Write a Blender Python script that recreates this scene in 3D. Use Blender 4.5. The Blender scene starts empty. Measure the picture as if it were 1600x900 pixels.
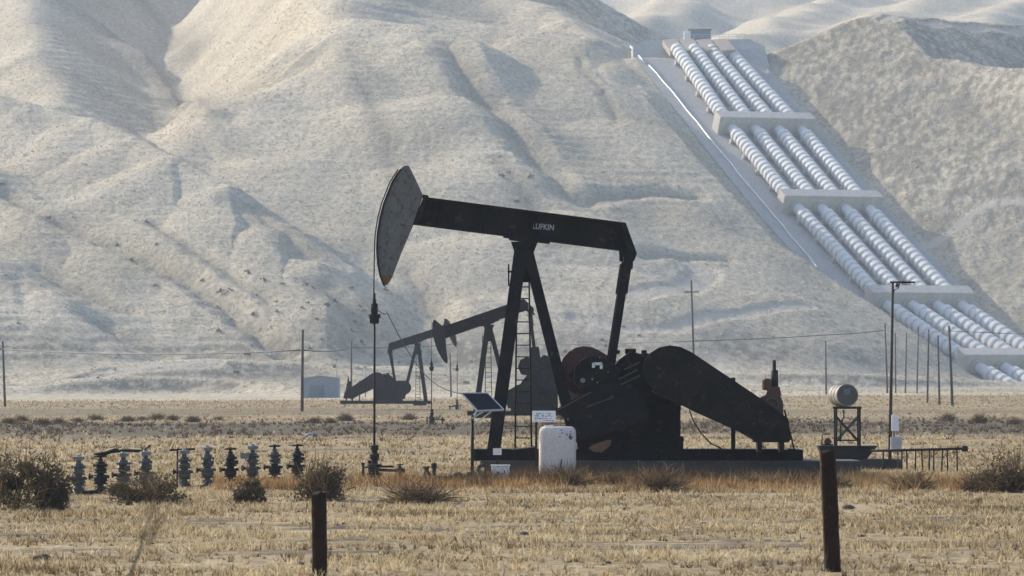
import bpy, bmesh, math, random
import numpy as np
from mathutils import Vector, Matrix

# ------------------------------------------------------------------ camera, sky, sun, exposure
scene = bpy.context.scene
COL = scene.collection
F = 7200.0                     # focal length in photo pixels (1600 wide)
HC = 152.0 / 60.0              # camera height above the field
cam_data = bpy.data.cameras.new("camera")
cam = bpy.data.objects.new("camera", cam_data)
COL.objects.link(cam)
cam.location = (0, 0, HC)
cam.rotation_euler = (math.radians(90), 0, 0)
cam_data.sensor_width = 36.0
cam_data.lens = F / 1600.0 * 36.0
cam_data.shift_y = 148.0 / 1600.0
cam_data.clip_start = 1.0
cam_data.clip_end = 9000.0
cam_data.dof.use_dof = True
cam_data.dof.focus_distance = 125.0
cam_data.dof.aperture_fstop = 6.3
scene.camera = cam

SUN_EL = math.radians(30.0)
SUN_AZ = math.radians(53.0)    # degrees left of the viewing direction (+Y)
sv = Vector((-math.sin(SUN_AZ) * math.cos(SUN_EL), math.cos(SUN_AZ) * math.cos(SUN_EL), math.sin(SUN_EL)))
world = bpy.data.worlds.new("World")
scene.world = world
world.use_nodes = True
wn = world.node_tree
sky = wn.nodes.new("ShaderNodeTexSky")
sky.sky_type = 'NISHITA'
sky.sun_disc = False
sky.sun_elevation = SUN_EL
sky.sun_rotation = -SUN_AZ
sky.dust_density = 2.0
wn.links.new(sky.outputs[0], wn.nodes["Background"].inputs["Color"])
wn.nodes["Background"].inputs["Strength"].default_value = 0.15
sd = bpy.data.lights.new("sun", 'SUN')
sd.energy = 2.9
sd.angle = math.radians(0.53)
sd.color = (1.0, 0.92, 0.78)
sun = bpy.data.objects.new("sun", sd)
COL.objects.link(sun)
sun.rotation_euler = (-sv).to_track_quat('-Z', 'Y').to_euler()
sun.location = (-200, 200, 300)

scene.view_settings.view_transform = 'Standard'
scene.view_settings.look = 'None'
scene.view_settings.exposure = 0.66
scene.view_settings.gamma = 1.0
scene.view_settings.use_curve_mapping = False
cy = scene.cycles
cy.max_bounces = 5
cy.diffuse_bounces = 2
cy.glossy_bounces = 2
cy.volume_bounces = 1
cy.transparent_max_bounces = 8
cy.use_denoising = True

HAZE_DENSITY = 0.00014
HAZE_COLOR = (0.70, 0.82, 1.0)

random.seed(11)
rng = np.random.default_rng(5)

# ------------------------------------------------------------------ numpy noise
def _hash(ix, iy, seed):
    h = (ix.astype(np.int64) * 374761393 + iy.astype(np.int64) * 668265263 + seed * 1442695041) & 0xffffffff
    h = ((h ^ (h >> 13)) * 1274126177) & 0xffffffff
    h = (h ^ (h >> 16)) & 0xffffffff
    return h.astype(np.float64) / 4294967295.0

def vnoise(x, y, seed=0):
    """gradient noise, about -1..1"""
    x = np.asarray(x, float); y = np.asarray(y, float)
    ix = np.floor(x); iy = np.floor(y)
    fx = x - ix; fy = y - iy
    ux = fx * fx * fx * (fx * (fx * 6 - 15) + 10); uy = fy * fy * fy * (fy * (fy * 6 - 15) + 10)
    def g(ox, oy):
        a = _hash(ix + ox, iy + oy, seed) * 2 * math.pi
        return np.cos(a) * (fx - ox) + np.sin(a) * (fy - oy)
    n0 = g(0, 0) * (1 - ux) + g(1, 0) * ux
    n1 = g(0, 1) * (1 - ux) + g(1, 1) * ux
    return (n0 * (1 - uy) + n1 * uy) * 1.5

def fbm(x, y, oct=4, seed=0, gain=0.5):
    a, f, s = 1.0, 1.0, 0.0
    for o in range(oct):
        s = s + a * vnoise(x * f + 17.3 * o, y * f - 9.1 * o, seed + o)
        a *= gain; f *= 2.03
    return s

def sstep(a, b, x):
    t = np.clip((x - a) / (b - a), 0, 1)
    return t * t * (3 - 2 * t)

# ------------------------------------------------------------------ terrain heights (metres; x right, y away, z up)
def D(v):
    return 407.5 / (0.45 - (598.0 - v) / F)

def world_pt(px, py, d):
    return ((px - 800.0) * d / F, d, HC + (598.0 - py) * d / F)

def crest(pts):
    return np.array([world_pt(p[0], p[1], D(p[1]) + p[2]) for p in pts])

# each spur: crest line (photo px, photo py, depth offset), slope on its left (looking along the line), on its right, crest roundness
SPURS = [
    # near spur on the left, running down to the right
    ([(-420, 20, 10), (-200, 95, 0), (-50, 140, -5), (60, 163, -10), (130, 182, -15), (200, 215, -22), (265, 243, -30), (350, 290, -35), (430, 342, -38), (495, 388, -40), (560, 445, -30), (620, 520, -20), (660, 575, -10)], .75, .40, 3),
    ([(-500, 130, -10), (-250, 190, -20), (-60, 250, -30), (60, 318, -35), (170, 385, -38), (290, 455, -38), (370, 520, -35), (430, 575, -25)], .5, .40, 4),
    ([(-500, 260, -30), (-200, 330, -50), (-20, 400, -55), (80, 450, -55), (170, 505, -50), (250, 562, -40)], .55, .40, 4),
    ([(-300, 470, -60), (-60, 480, -62), (60, 500, -60), (130, 535, -58), (190, 575, -50)], .5, .42, 7),
    # dark flank, upper left
    ([(60, -250, 260), (40, -120, 200), (40, 0, 140), (62, 90, 80), (95, 160, 30)], 0.56, .40, 4),
    # the broad middle hill: shoulder, crest, and noses running towards the field
    ([(262, 245, -6), (330, 190, 4), (420, 148, 8), (530, 104, 6)], .62, .47, 9),
    ([(530, 104, 4), (535, 50, 16), (530, -30, 45), (520, -110, 80), (500, -190, 120)], 1.2, .47, 6),
    ([(525, 108, 4), (560, 34, 18), (640, 40, 14), (705, 58, 8)], .9, .56, 16),
    ([(570, 8, 60), (600, 13, 58), (690, 25, 54), (770, 38, 50), (860, 50, 46), (925, 62, 42)], 1.1, .66, 6),
    ([(600, -60, 150), (700, -30, 120), (800, -4, 98), (850, 8, 92), (885, 32, 84), (925, 66, 70)], .6, .5, 6),
    ([(460, 190, -2), (440, 250, -4), (470, 310, 2), (560, 390, 0), (640, 450, -4), (690, 520, -8), (720, 572, -10)], .42, .5, 20),
    ([(580, 110, 4), (590, 170, 0), (640, 260, -8), (720, 370, -14), (790, 450, -18), (840, 520, -16), (880, 572, -14)], .44, .62, 22),
    ([(650, 50, 10), (700, 150, -2), (760, 240, -8), (850, 330, -14), (930, 420, -18), (970, 490, -18), (1000, 570, -14)], .5, .6, 16),
    # nose beside the pipes
    ([(850, 52, 44), (905, 62, 40), (960, 100, 42), (1040, 178, 43), (1110, 262, 42), (1200, 364, 42), (1311, 476, 42), (1383, 545, 38), (1440, 585, 34)], .72, .5, 5),
    ([(790, 85, 34), (860, 120, 28), (930, 180, 22), (990, 260, 18), (1040, 340, 12), (1090, 420, 4), (1130, 500, 0)], .50, .46, 20),
    ([(1180, 520, 20), (1225, 500, 24), (1268, 480, 30), (1325, 524, 32), (1385, 556, 32)], .5, .62, 2),
    # hill right of the pipes
    ([(1236, 52, 26), (1300, 38, 34), (1385, 25, 44), (1460, 29, 85), (1540, 36, 115), (1640, 44, 140), (1900, 60, 170)], .5, .62, 5),
    ([(1388, 27, 40), (1384, 80, 8), (1386, 140, -6), (1395, 205, 4), (1430, 260, 16)], .85, .62, 5),
    ([(1470, 80, 26), (1520, 88, 22), (1590, 96, 18), (1700, 110, 10)], .5, .55, 3),
    ([(1410, 214, 12), (1440, 222, 12), (1520, 232, 12), (1600, 240, 12), (1720, 240, 12)], .5, .85, 4),
    ([(1460, 310, 24), (1520, 318, 22), (1600, 330, 20), (1750, 335, 20)], .5, .85, 4),
    ([(1535, 405, 38), (1580, 400, 36), (1640, 398, 34), (1800, 410, 34)], .5, .85, 4),
]
SPURS = [(crest(p), a, b, r) for p, a, b, r in SPURS]

# banks at the foot of the hills: crest (px, py, depth), height of the bank
BANKS = [
    ([(-200, 632, 760), (30, 612, 770), (120, 596, 775), (200, 588, 780), (300, 591, 780), (400, 598, 775), (475, 612, 765)], .06, .95, 2),
    ([(1040, 590, 880), (1120, 584, 880), (1250, 583, 880), (1370, 585, 880), (1410, 592, 880)], .06, .9, 1.5),
    ([(470, 590, 860), (560, 574, 865), (640, 572, 865), (720, 578, 865)], .1, .6, 3),
    ([(0, 604, 800), (100, 590, 806), (180, 573, 812), (330, 560, 818), (470, 566, 820), (560, 580, 815)], .08, .6, 3),
]
BANKS = [(np.array([world_pt(*q) for q in p]), a, b, r) for p, a, b, r in BANKS]

def ridge_height(x, y, P, sl, sr, r):
    out = np.full(x.shape, -1e6)
    n = len(P) - 1
    dirs = [(P[i + 1][0] - P[i][0], P[i + 1][1] - P[i][1]) for i in range(n)]
    def slope(k, ex, ey, dist):
        dx, dy = dirs[k]
        side = np.clip(2.5 * (dx * ey - dy * ex) / (math.hypot(dx, dy) + 1e-9) / (dist + 1e-6), -1, 1)
        return sl * (0.5 + 0.5 * side) + sr * (0.5 - 0.5 * side)
    for i in range(n):
        a, b = P[i], P[i + 1]
        dx, dy = dirs[i]
        t = np.clip(((x - a[0]) * dx + (y - a[1]) * dy) / (dx * dx + dy * dy + 1e-9), 0, 1)
        ex = x - (a[0] + t * dx); ey = y - (a[1] + t * dy)
        dist = np.sqrt(ex * ex + ey * ey)
        s = slope(i, ex, ey, dist)
        if i > 0:
            s = np.where(t <= 0, np.maximum(s, slope(i - 1, ex, ey, dist)), s)
        if i < n - 1:
            s = np.where(t >= 1, np.maximum(s, slope(i + 1, ex, ey, dist)), s)
        out = np.maximum(out, a[2] + t * (b[2] - a[2]) - s * (np.sqrt(dist * dist + r * r) - r))
    return out

# gullies cut into the finished slopes: photo polyline, depth (m), half width (m)
GULLIES = [
    ([(100, 10), (150, 40), (200, 75), (260, 130), (322, 188)], -2.2, 8),
    ([(215, 0), (262, 40), (300, 90)], -1.6, 8),
    ([(700, 62), (722, 105), (780, 168), (830, 232), (890, 302)], 2.4, 7),
    ([(905, 90), (935, 140), (968, 190)], .45, 2.4),
    ([(0, 292), (90, 340), (170, 376), (240, 405), (310, 440), (360, 480), (415, 525), (445, 548)], 2.6, 4.5),
    ([(395, 315), (430, 342), (470, 372), (492, 390)], 2.5, 8),
    ([(500, 440), (540, 480), (575, 520)], 1.6, 6),
    ([(240, 350), (300, 385), (360, 430), (420, 470)], 1.1, 3),
    ([(60, 420), (130, 455), (200, 485)], 1.2, 3.5),
    ([(560, 120), (600, 200), (620, 280)], .35, 5),
    ([(780, 250), (840, 320), (880, 380)], .6, 6),
    ([(1430, 330), (1500, 300), (1590, 290)], .9, 4),
    ([(640, 420), (665, 460), (690, 500)], 1.6, 6),
    ([(915, 318), (945, 302), (985, 294), (1030, 297), (1085, 306)], 1.5, 4.5),
    ([(1005, 400), (1060, 396), (1100, 399), (1135, 406)], 1.1, 3.5),
    ([(160, 500), (200, 520), (235, 545)], 1.8, 7),
    ([(1500, 120), (1540, 150), (1600, 175)], 1.2, 8),
]
# dirt tracks: photo polyline, half width (m)
TRACKS = [
    ([(505, 6), (600, 16), (690, 28), (770, 41), (860, 53), (900, 60)], 1.6),
    ([(1000, 462), (1060, 452), (1100, 442), (1128, 430), (1118, 414), (1080, 410)], 3.0),
    ([(900, 500), (1000, 520), (1080, 512), (1160, 485), (1260, 478)], 1.8),
    ([(0, 606), (80, 596), (160, 580), (240, 570), (330, 566)], 2.0),
    ([(1385, 30), (1450, 33), (1520, 42), (1600, 46)], 2.0),
    ([(1395, 208), (1450, 218), (1520, 226), (1600, 236)], 1.5),
]

# the corridor of the pipes (centre line of the four pipes), photo px, py, depth
PIPE_D = {'top': 1122.0, 'b1': 1081.0, 'b2': 1040.0, 'b3': 1000.0, 'b4': 974.0, 'end': 950.0}
PIPE_MID = [(1098, 78, 1122.0), (1197, 200, 1081.0), (1300, 323, 1040.0), (1440, 474, 1000.0), (1585, 572, 974.0), (1720, 650, 950.0)]
PIPE_W = [world_pt(*p) for p in PIPE_MID]

EX = np.array((math.cos(math.radians(20)), math.sin(math.radians(20))))      # across the pipes
ED = np.array((math.sin(math.radians(20)), -math.cos(math.radians(20))))     # down along the pipes
PT = [float(np.dot(ED, p[:2])) for p in PIPE_W]
PO = [float(np.dot(EX, p[:2])) for p in PIPE_W]
PZ = [p[2] for p in PIPE_W]

def corridor(x, y):
    """offset across the pipes' centre line, and that line's height beside (x, y)"""
    t = x * ED[0] + y * ED[1]
    return x * EX[0] + y * EX[1] - np.interp(t, PT, PO), np.interp(t, PT, PZ)

def field_height(x, y):
    z = 0.10 * fbm(x / 14.0, y / 14.0, 3, 40) * sstep(20, 50, y) * 0.6
    z = z * (1 - 0.75 * np.exp(-((y - 122) / 14.0) ** 2))
    z = z + sstep(430, 760, y) * (0.45 + 0.010 * np.clip(x, -60, 90)) + sstep(640, 940, y) * 1.6 * (1 - .9 * sstep(35, 70, x))
    return z

def base_hills(x, y):
    wx = x + 2.0 * fbm(x / 34.0, y / 34.0, 2, 3)
    wy = y + 3.0 * fbm(x / 40.0 + 7, y / 40.0, 2, 9)
    K = 1.1
    acc = np.zeros(x.shape)
    for P, a, b, r in SPURS:
        acc = acc + np.exp(np.clip(ridge_height(wx, wy, P, a, b, r) / K, -60, 300))
    for P, a, b, r in BANKS:
        acc = acc + np.exp(np.clip(ridge_height(x, wy, P, a, b, r) / K, -60, 300))
    acc = acc + np.exp(np.clip(field_height(x, y) / K, -60, 300))
    return K * np.log(acc)

def add_detail(x, y, z):
    up = sstep(2.0, 9.0, z)
    z = z + up * (0.50 * fbm(x / 38.0, y / 38.0, 2, 21) + 0.13 * fbm(x / 9.0, y / 13.0, 3, 31))
    # stock paths following the contours
    ph = z * 3.5 + 1.6 * fbm(x / 24.0, y / 24.0, 3, 51)
    z = z + up * 0.12 * (.35 + .65 * sstep(-.4, .5, vnoise(x / 11.0, y / 11.0, 62))) * np.sin(ph) * sstep(-.5, .3, vnoise(x / 45.0, y / 45.0, 61) - x / 130.0)
    return z + up * 0.10 * fbm(x / 2.2, y / 2.6, 2, 71)

def flatten(x, y, z):
    off, zc = corridor(x, y)
    tt = x * ED[0] + y * ED[1]
    w = sstep(22.0, 16.0, np.abs(off + 1.0)) * sstep(PT[0] - 12, PT[0] - 2, tt) * sstep(PT[-1] + 12, PT[-1] - 4, tt)
    # the slopes beside it stay below gentle cuttings
    lim = zc - 2.2 + np.where(off < 0, np.clip(-off - 18, 0, None) * .22 + np.clip(-off - 25, 0, None) * 1.2 + .3, np.clip(off - 16, 0, None) * .42 + .2)
    lim = np.maximum(lim, field_height(x, y))
    wl = sstep(70, 48, np.abs(off)) * sstep(PT[0] - 12, PT[0] + 2, tt)
    z = z * (1 - wl) + np.minimum(z, lim + .4 * fbm(x / 6, y / 6, 3, 14)) * wl
    z = z * (1 - w) + (zc - 2.2) * w
    return z

def ray_hit(fun, px, py, d0=640.0, d1=1500.0, n=861):
    d = np.linspace(d0, d1, n)
    x = (px - 800.0) * d / F
    z = HC + (598.0 - py) * d / F
    h = fun(x, d)
    k = np.nonzero(h > z)[0]
    i = int(k[0]) if len(k) else n - 1
    return np.array((x[i], d[i], h[i]))

def hills_raw(x, y):
    return add_detail(x, y, base_hills(x, y))

def seg_dist(x, y, P):
    best = np.full(x.shape, 1e18)
    for a, b in zip(P[:-1], P[1:]):
        dx, dy = b[0] - a[0], b[1] - a[1]
        t = np.clip(((x - a[0]) * dx + (y - a[1]) * dy) / (dx * dx + dy * dy + 1e-9), 0, 1)
        best = np.minimum(best, (x - a[0] - t * dx) ** 2 + (y - a[1] - t * dy) ** 2)
    return np.sqrt(best)

def densify(pl, step=22.0):
    out = []
    for a, b in zip(pl[:-1], pl[1:]):
        n = max(1, int(math.hypot(b[0] - a[0], b[1] - a[1]) / step))
        out += [(a[0] + (b[0] - a[0]) * k / n, a[1] + (b[1] - a[1]) * k / n) for k in range(n)]
    return out + [pl[-1]]

def smooth_line(P):
    P = np.array(P)
    for _ in range(4):
        P[1:-1] = .25 * P[:-2] + .5 * P[1:-1] + .25 * P[2:]
    return P

GULLY_W = [(smooth_line([ray_hit(base_hills, *q) for q in densify(pl)]), dep, w) for pl, dep, w in GULLIES]
TRACK_W = [(smooth_line([ray_hit(base_hills, *q) for q in densify(pl)]), w) for pl, w in TRACKS]

def hills_height(x, y):
    z = base_hills(x, y)
    for P, dep, w in GULLY_W:
        d = seg_dist(x + 0.9 * vnoise(x / 7.0, y / 7.0, 81), y, P)
        z = z - dep * np.clip(1 - d / w, 0, 1) ** 1.2
    for P, w in TRACK_W:
        d = seg_dist(x, y, P)
        z = z - 0.5 * sstep(w * 1.5, w * .7, d)
    z = add_detail(x, y, z)
    return flatten(x, y, z)

def far_height(x, y):
    K = 4.0
    acc = np.zeros(x.shape)
    for P, a, b, rr in FAR:
        acc = acc + np.exp(np.clip(ridge_height(x + 8 * fbm(x / 90, y / 90, 3, 5), y + 12 * fbm(x / 90, y / 90, 3, 6), P, a, b, rr) / K, -60, 300))
    return K * np.log(acc + 1e-20) + 2.0 * fbm(x / 40, y / 40, 4, 8)

def fp(pts):
    return np.array([world_pt(*p) for p in pts])
FAR = [
    (fp([(600, -40, 2050), (830, -10, 2050), (1000, -20, 2080), (1200, -25, 2100), (1400, -15, 2100), (1700, -20, 2100), (2100, -30, 2100)]), .5, .4, 15),
    (fp([(1060, -8, 2040), (1000, 25, 1900), (930, 62, 1780), (860, 120, 1650)]), .5, .45, 6),
    (fp([(1080, 5, 1960), (1020, 35, 1860), (960, 75, 1760), (900, 120, 1680)]), .55, .5, 5),
    (fp([(1330, -14, 2040), (1250, 20, 1880), (1170, 52, 1760), (1080, 100, 1650)]), .5, .5, 8),
    (fp([(1640, -10, 2000), (1560, 15, 1900), (1500, 45, 1800)]), .5, .5, 8),
    (fp([(1480, -14, 2000), (1400, 15, 1880), (1340, 40, 1800)]), .5, .5, 8),
]
# ------------------------------------------------------------------ materials
def new_mat(name):
    m = bpy.data.materials.new(name)
    m.use_nodes = True
    nt = m.node_tree
    return m, nt, nt.nodes["Principled BSDF"]

def node(nt, t, **kw):
    n = nt.nodes.new(t)
    for k, v in kw.items():
        if hasattr(n, k):
            setattr(n, k, v)
        else:
            n.inputs[k.replace('_', ' ')].default_value = v
    return n

def ramp(nt, fac, stops):
    r = nt.nodes.new("ShaderNodeValToRGB")
    e = r.color_ramp.elements
    while len(e) > 1:
        e.remove(e[-1])
    e[0].position, e[0].color = stops[0][0], (*stops[0][1], 1)
    for p, c in stops[1:]:
        k = e.new(p); k.color = (*c, 1)
    nt.links.new(fac, r.inputs[0])
    return r.outputs[0]

def mixc(nt, fac, a, b, blend='MIX'):
    m = nt.nodes.new("ShaderNodeMix")
    m.data_type = 'RGBA'; m.blend_type = blend
    for sock, val in ((m.inputs[0], fac), (m.inputs[6], a), (m.inputs[7], b)):
        if isinstance(val, (int, float)):
            sock.default_value = val
        elif isinstance(val, tuple):
            sock.default_value = (*val, 1) if len(val) == 3 else val
        else:
            nt.links.new(val, sock)
    return m.outputs[2]

def noise(nt, scale, detail=4, rough=.55, coords='Object', stretch=None, dist=0.0):
    tc = nt.nodes.new("ShaderNodeTexCoord")
    out = tc.outputs[coords]
    if stretch:
        mp = nt.nodes.new("ShaderNodeMapping")
        mp.inputs['Scale'].default_value = stretch
        nt.links.new(out, mp.inputs[0]); out = mp.outputs[0]
    n = nt.nodes.new("ShaderNodeTexNoise")
    n.inputs['Scale'].default_value = scale
    n.inputs['Detail'].default_value = detail
    n.inputs['Roughness'].default_value = rough
    n.inputs['Distortion'].default_value = dist
    nt.links.new(out, n.inputs['Vector'])
    return n.outputs['Fac']

def bump(nt, bsdf, height, strength=.4, dist=.02):
    b = nt.nodes.new("ShaderNodeBump")
    b.inputs['Strength'].default_value = strength
    b.inputs['Distance'].default_value = dist
    nt.links.new(height, b.inputs['Height'])
    nt.links.new(b.outputs[0], bsdf.inputs['Normal'])

def worn(name, base, second=None, scale=6.0, lo=.45, hi=.62, rough=.6, metal=0.0, bstr=.25, bdist=.01, third=None, spec=.5, t3=(.60, .66)):
    """paint, metal, concrete or wood with patches of a second colour (rust, dirt, wear)"""
    m, nt, b = new_mat(name)
    second = second or tuple(c * .7 for c in base)
    f = noise(nt, scale, 6, .65)
    c = ramp(nt, f, [(lo, base), (hi, second)])
    g = noise(nt, scale * 9, 3, .6)
    c = mixc(nt, .35, c, ramp(nt, g, [(.3, tuple(x * .65 for x in base)), (.7, tuple(min(1, x * 1.3) for x in base))]))
    if third:
        h = noise(nt, scale * 2.3, 5, .7, dist=.6)
        k = ramp(nt, h, [(t3[0], (0, 0, 0)), (t3[1], (1, 1, 1))])
        c = mixc(nt, k, c, third)
    nt.links.new(c, b.inputs['Base Color'])
    b.inputs['Roughness'].default_value = rough
    b.inputs['Metallic'].default_value = metal
    b.inputs['Specular IOR Level'].default_value = spec
    bump(nt, b, g, bstr, bdist)
    return m

M = {}
M['black'] = worn('black paint', (.007, .007, .008), (.020, .016, .014), 2.2, .44, .66, .7, third=(.055, .034, .024), spec=.15)
M['black_rib'] = worn('sooty steel', (.008, .0078, .0078), (.024, .018, .015), 2.6, .44, .66, .7, third=(.085, .040, .024), spec=.15)
M['head'] = worn('weathered grey paint', (.10, .108, .105), (.145, .145, .135), 3.0, .38, .62, .6, third=(.085, .045, .026), t3=(.53, .60))
M['guard'] = worn('scraped guard paint', (.008, .0078, .0078), (.030, .020, .016), 2.2, .42, .64, .7, third=(.080, .040, .026), spec=.15, t3=(.59, .66))
M['head_tip'] = worn('rusted tip', (.17, .085, .04), (.10, .05, .03), 5, .4, .65, .75)
M['red'] = worn('faded red paint', (.115, .036, .024), (.022, .014, .012), 3.5, .42, .66, .6)
M['orange'] = worn('orange rust paint', (.10, .030, .015), (.03, .014, .011), 7, .42, .66, .6)
M['steel'] = worn('dull steel', (.060, .060, .062), (.035, .029, .025), 9, .42, .60, .5)
M['cap_grey'] = worn('chalky cap paint', (.20, .205, .21), (.08, .078, .076), 12, .42, .60, .6)
M['guard_trim'] = worn('worn steel edge', (.05, .047, .045), (.018, .015, .013), 7, .42, .60)
M['scuff'] = worn('scraped paint', (.10, .10, .10), (.05, .04, .035), 12)
M['dark_steel'] = worn('dark steel', (.018, .018, .019), (.035, .024, .017), 6, .48, .64, .6, spec=.2)
M['rope'] = worn('wire rope', (.035, .035, .036), None, 20, rough=.6)
M['white'] = worn('white plastic', (.72, .70, .68), (.62, .58, .54), 3, .45, .7, .5, bstr=.05)
M['tote'] = worn('milky plastic', (.68, .60, .56), (.60, .50, .46), 2.0, .42, .68, .45, bstr=.05)
M['white_paint'] = worn('white enamel', (.78, .79, .80), (.66, .66, .65), 5, .5, .7, .45, bstr=.05)
M['grey_box'] = worn('grey enamel', (.42, .42, .43), (.34, .33, .33), 5, .45, .65, .5, bstr=.05)
M['blue_mark'] = worn('blue print', (.10, .16, .34), (.16, .22, .38), 30, rough=.5)
M['dark_mark'] = worn('dark print', (.05, .06, .09), None, 30, rough=.5)
M['letter'] = worn('chalky letters', (.40, .41, .42), (.20, .20, .20), 30, .42, .6, .6)
M['panel'] = worn('solar cells', (.012, .013, .018), (.016, .017, .022), 8, rough=.4, bstr=.02, spec=.25)
M['alu'] = worn('aluminium frame', (.55, .56, .57), (.42, .42, .42), 12, rough=.4, metal=.6, bstr=.05)
M['wood'] = worn('weathered pole', (.050, .040, .032), (.085, .07, .058), 5, .45, .65, .85)
M['wood_post'] = worn('old sleeper', (.034, .018, .012), (.014, .010, .008), 3.5, .42, .66, .85, bstr=.6, bdist=.02, third=(.085, .042, .024), spec=.15)
M['concrete'] = worn('pad concrete', (.060, .055, .05), (.032, .029, .026), 2.5, .42, .68, .85)
M['pale_concrete'] = worn('pale concrete', (.50, .46, .41), (.43, .40, .35), .12, .42, .66, .85, bstr=.3, bdist=.05)
M['pipe'] = worn('white pipe paint', (.74, .73, .71), (.62, .60, .57), .35, .42, .66, .9, bstr=.05, spec=.08)
M['tan'] = worn('tan concrete', (.40, .34, .28), (.33, .28, .23), .2, .42, .66, .85)
M['bed'] = worn('dusty concrete', (.43, .41, .375), (.36, .34, .31), .15, .42, .66, .9, bstr=.4, bdist=.1)
M['rail'] = worn('galvanised rail', (.85, .85, .85), None, 2, rough=.35, metal=.1)
M['shed'] = worn('pale sheet metal', (.20, .235, .285), (.17, .20, .24), .4, .45, .65, .5)
M['shed_roof'] = worn('roof sheet', (.23, .26, .30), (.20, .22, .25), .4, .45, .65, .5)
M['shed_dark'] = worn('shed door', (.15, .175, .21), None, .8, rough=.6)
M['drum'] = worn('drum paint', (.24, .23, .20), (.10, .075, .055), 5, .46, .62, .5)
M['drum_end'] = worn('drum end', (.055, .055, .052), (.08, .06, .05), 5, .46, .62, .4)
M['rubber'] = worn('rubber', (.02, .02, .02), None, 8, rough=.8)
M['clod'] = worn('dry clod', (.075, .062, .05), (.12, .10, .08), 9, .42, .62, .95)
M['bluestone'] = worn('blue grey stone', (.11, .14, .19), (.16, .18, .22), 6, .42, .62, .9)

def leafy(name, cols, rough=.9, trans=.25):
    m, nt, b = new_mat(name)
    a = nt.nodes.new("ShaderNodeAttribute"); a.attribute_name = "tint"
    c = ramp(nt, a.outputs['Fac'], cols)
    nt.links.new(c, b.inputs['Base Color'])
    b.inputs['Roughness'].default_value = rough
    b.inputs['Specular IOR Level'].default_value = .15
    t = nt.nodes.new("ShaderNodeBsdfTranslucent")
    nt.links.new(c, t.inputs[0])
    mx = nt.nodes.new("ShaderNodeMixShader"); mx.inputs[0].default_value = trans
    nt.links.new(b.outputs[0], mx.inputs[1]); nt.links.new(t.outputs[0], mx.inputs[2])
    nt.links.new(mx.outputs[0], nt.nodes["Material Output"].inputs[0])
    return m
M['straw'] = leafy('straw', [(0, (.12, .082, .043)), (.28, (.35, .255, .138)), (.65, (.57, .445, .262)), (1, (.74, .625, .41))], trans=.35)
M['weed'] = leafy('rusty weeds', [(0, (.13, .075, .038)), (.5, (.37, .21, .09)), (1, (.56, .40, .20))], trans=.35)
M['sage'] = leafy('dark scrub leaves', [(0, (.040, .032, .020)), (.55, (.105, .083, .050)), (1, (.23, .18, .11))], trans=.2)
M['brush'] = leafy('dead twigs', [(0, (.06, .042, .026)), (.6, (.17, .115, .065)), (1, (.30, .21, .12))], trans=.15)
M['hilltuft'] = leafy('hill bunch grass', [(0, (.42, .375, .295)), (.5, (.56, .51, .41)), (1, (.70, .65, .54))], trans=.45)
M['hillbush'] = leafy('hillside scrub', [(0, (.13, .115, .08)), (1, (.26, .225, .16))], trans=.1)

# ground and hills
m, nt, b = new_mat('dry field')
a = nt.nodes.new("ShaderNodeAttribute"); a.attribute_name = "band"
n1 = noise(nt, .35, 6, .7, stretch=(1, .45, 1))
n2 = noise(nt, 3.2, 5, .7, stretch=(1, .6, 1))
n3 = noise(nt, 22, 3, .6)
straw = ramp(nt, n1, [(.30, (.27, .21, .125)), (.5, (.41, .325, .20)), (.68, (.53, .435, .285))])
soil = ramp(nt, n2, [(.3, (.06, .052, .04)), (.55, (.11, .093, .07)), (.75, (.20, .168, .12))])
c = mixc(nt, a.outputs['Fac'], straw, soil)
speck = ramp(nt, n2, [(.36, (.30, .27, .23)), (.54, (1, 1, 1))])
c = mixc(nt, .75, c, speck, 'MULTIPLY')
fine = ramp(nt, n3, [(.36, (.28, .25, .22)), (.6, (1.1, 1.1, 1.1))])
c = mixc(nt, .7, c, fine, 'MULTIPLY')
nt.links.new(c, b.inputs['Base Color'])
b.inputs['Roughness'].default_value = .95
b.inputs['Specular IOR Level'].default_value = .1
bump(nt, b, n2, .9, .08)
M['field'] = m

m, nt, b = new_mat('grassed hill')
n1 = noise(nt, .022, 5, .6)
n2 = noise(nt, .9, 4, .8, stretch=(1, .8, 1))
n3 = noise(nt, 2.6, 3, .75)
c = ramp(nt, n1, [(.32, (.43, .372, .275)), (.5, (.485, .425, .325)), (.68, (.545, .485, .38))])
sp = ramp(nt, n2, [(.36, (.58, .57, .56)), (.50, (.97, .97, .97)), (.64, (1.20, 1.18, 1.14))])
c = mixc(nt, .9, c, sp, 'MULTIPLY')
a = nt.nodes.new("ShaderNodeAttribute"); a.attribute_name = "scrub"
c = mixc(nt, a.outputs['Fac'], c, (.17, .15, .115))  # scrub tint, which also carries the painted shade of the banks
a2 = nt.nodes.new("ShaderNodeAttribute"); a2.attribute_name = "dirt"
c = mixc(nt, a2.outputs['Fac'], c, (.50, .44, .36))
nt.links.new(c, b.inputs['Base Color'])
b.inputs['Roughness'].default_value = 1.0
b.inputs['Specular IOR Level'].default_value = .05
ad = nt.nodes.new("ShaderNodeMath"); ad.operation = 'MULTIPLY_ADD'
nt.links.new(n3, ad.inputs[0]); ad.inputs[1].default_value = .35; nt.links.new(n2, ad.inputs[2])
bump(nt, b, ad.outputs[0], .7, .5)
M['hill'] = m

# ------------------------------------------------------------------ mesh and tagging helpers
def tag(o, label=None, cat=None, group=None, kind=None):
    if label: o["label"] = label
    if cat: o["category"] = cat
    if group: o["group"] = group
    if kind: o["kind"] = kind
    return o

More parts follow.
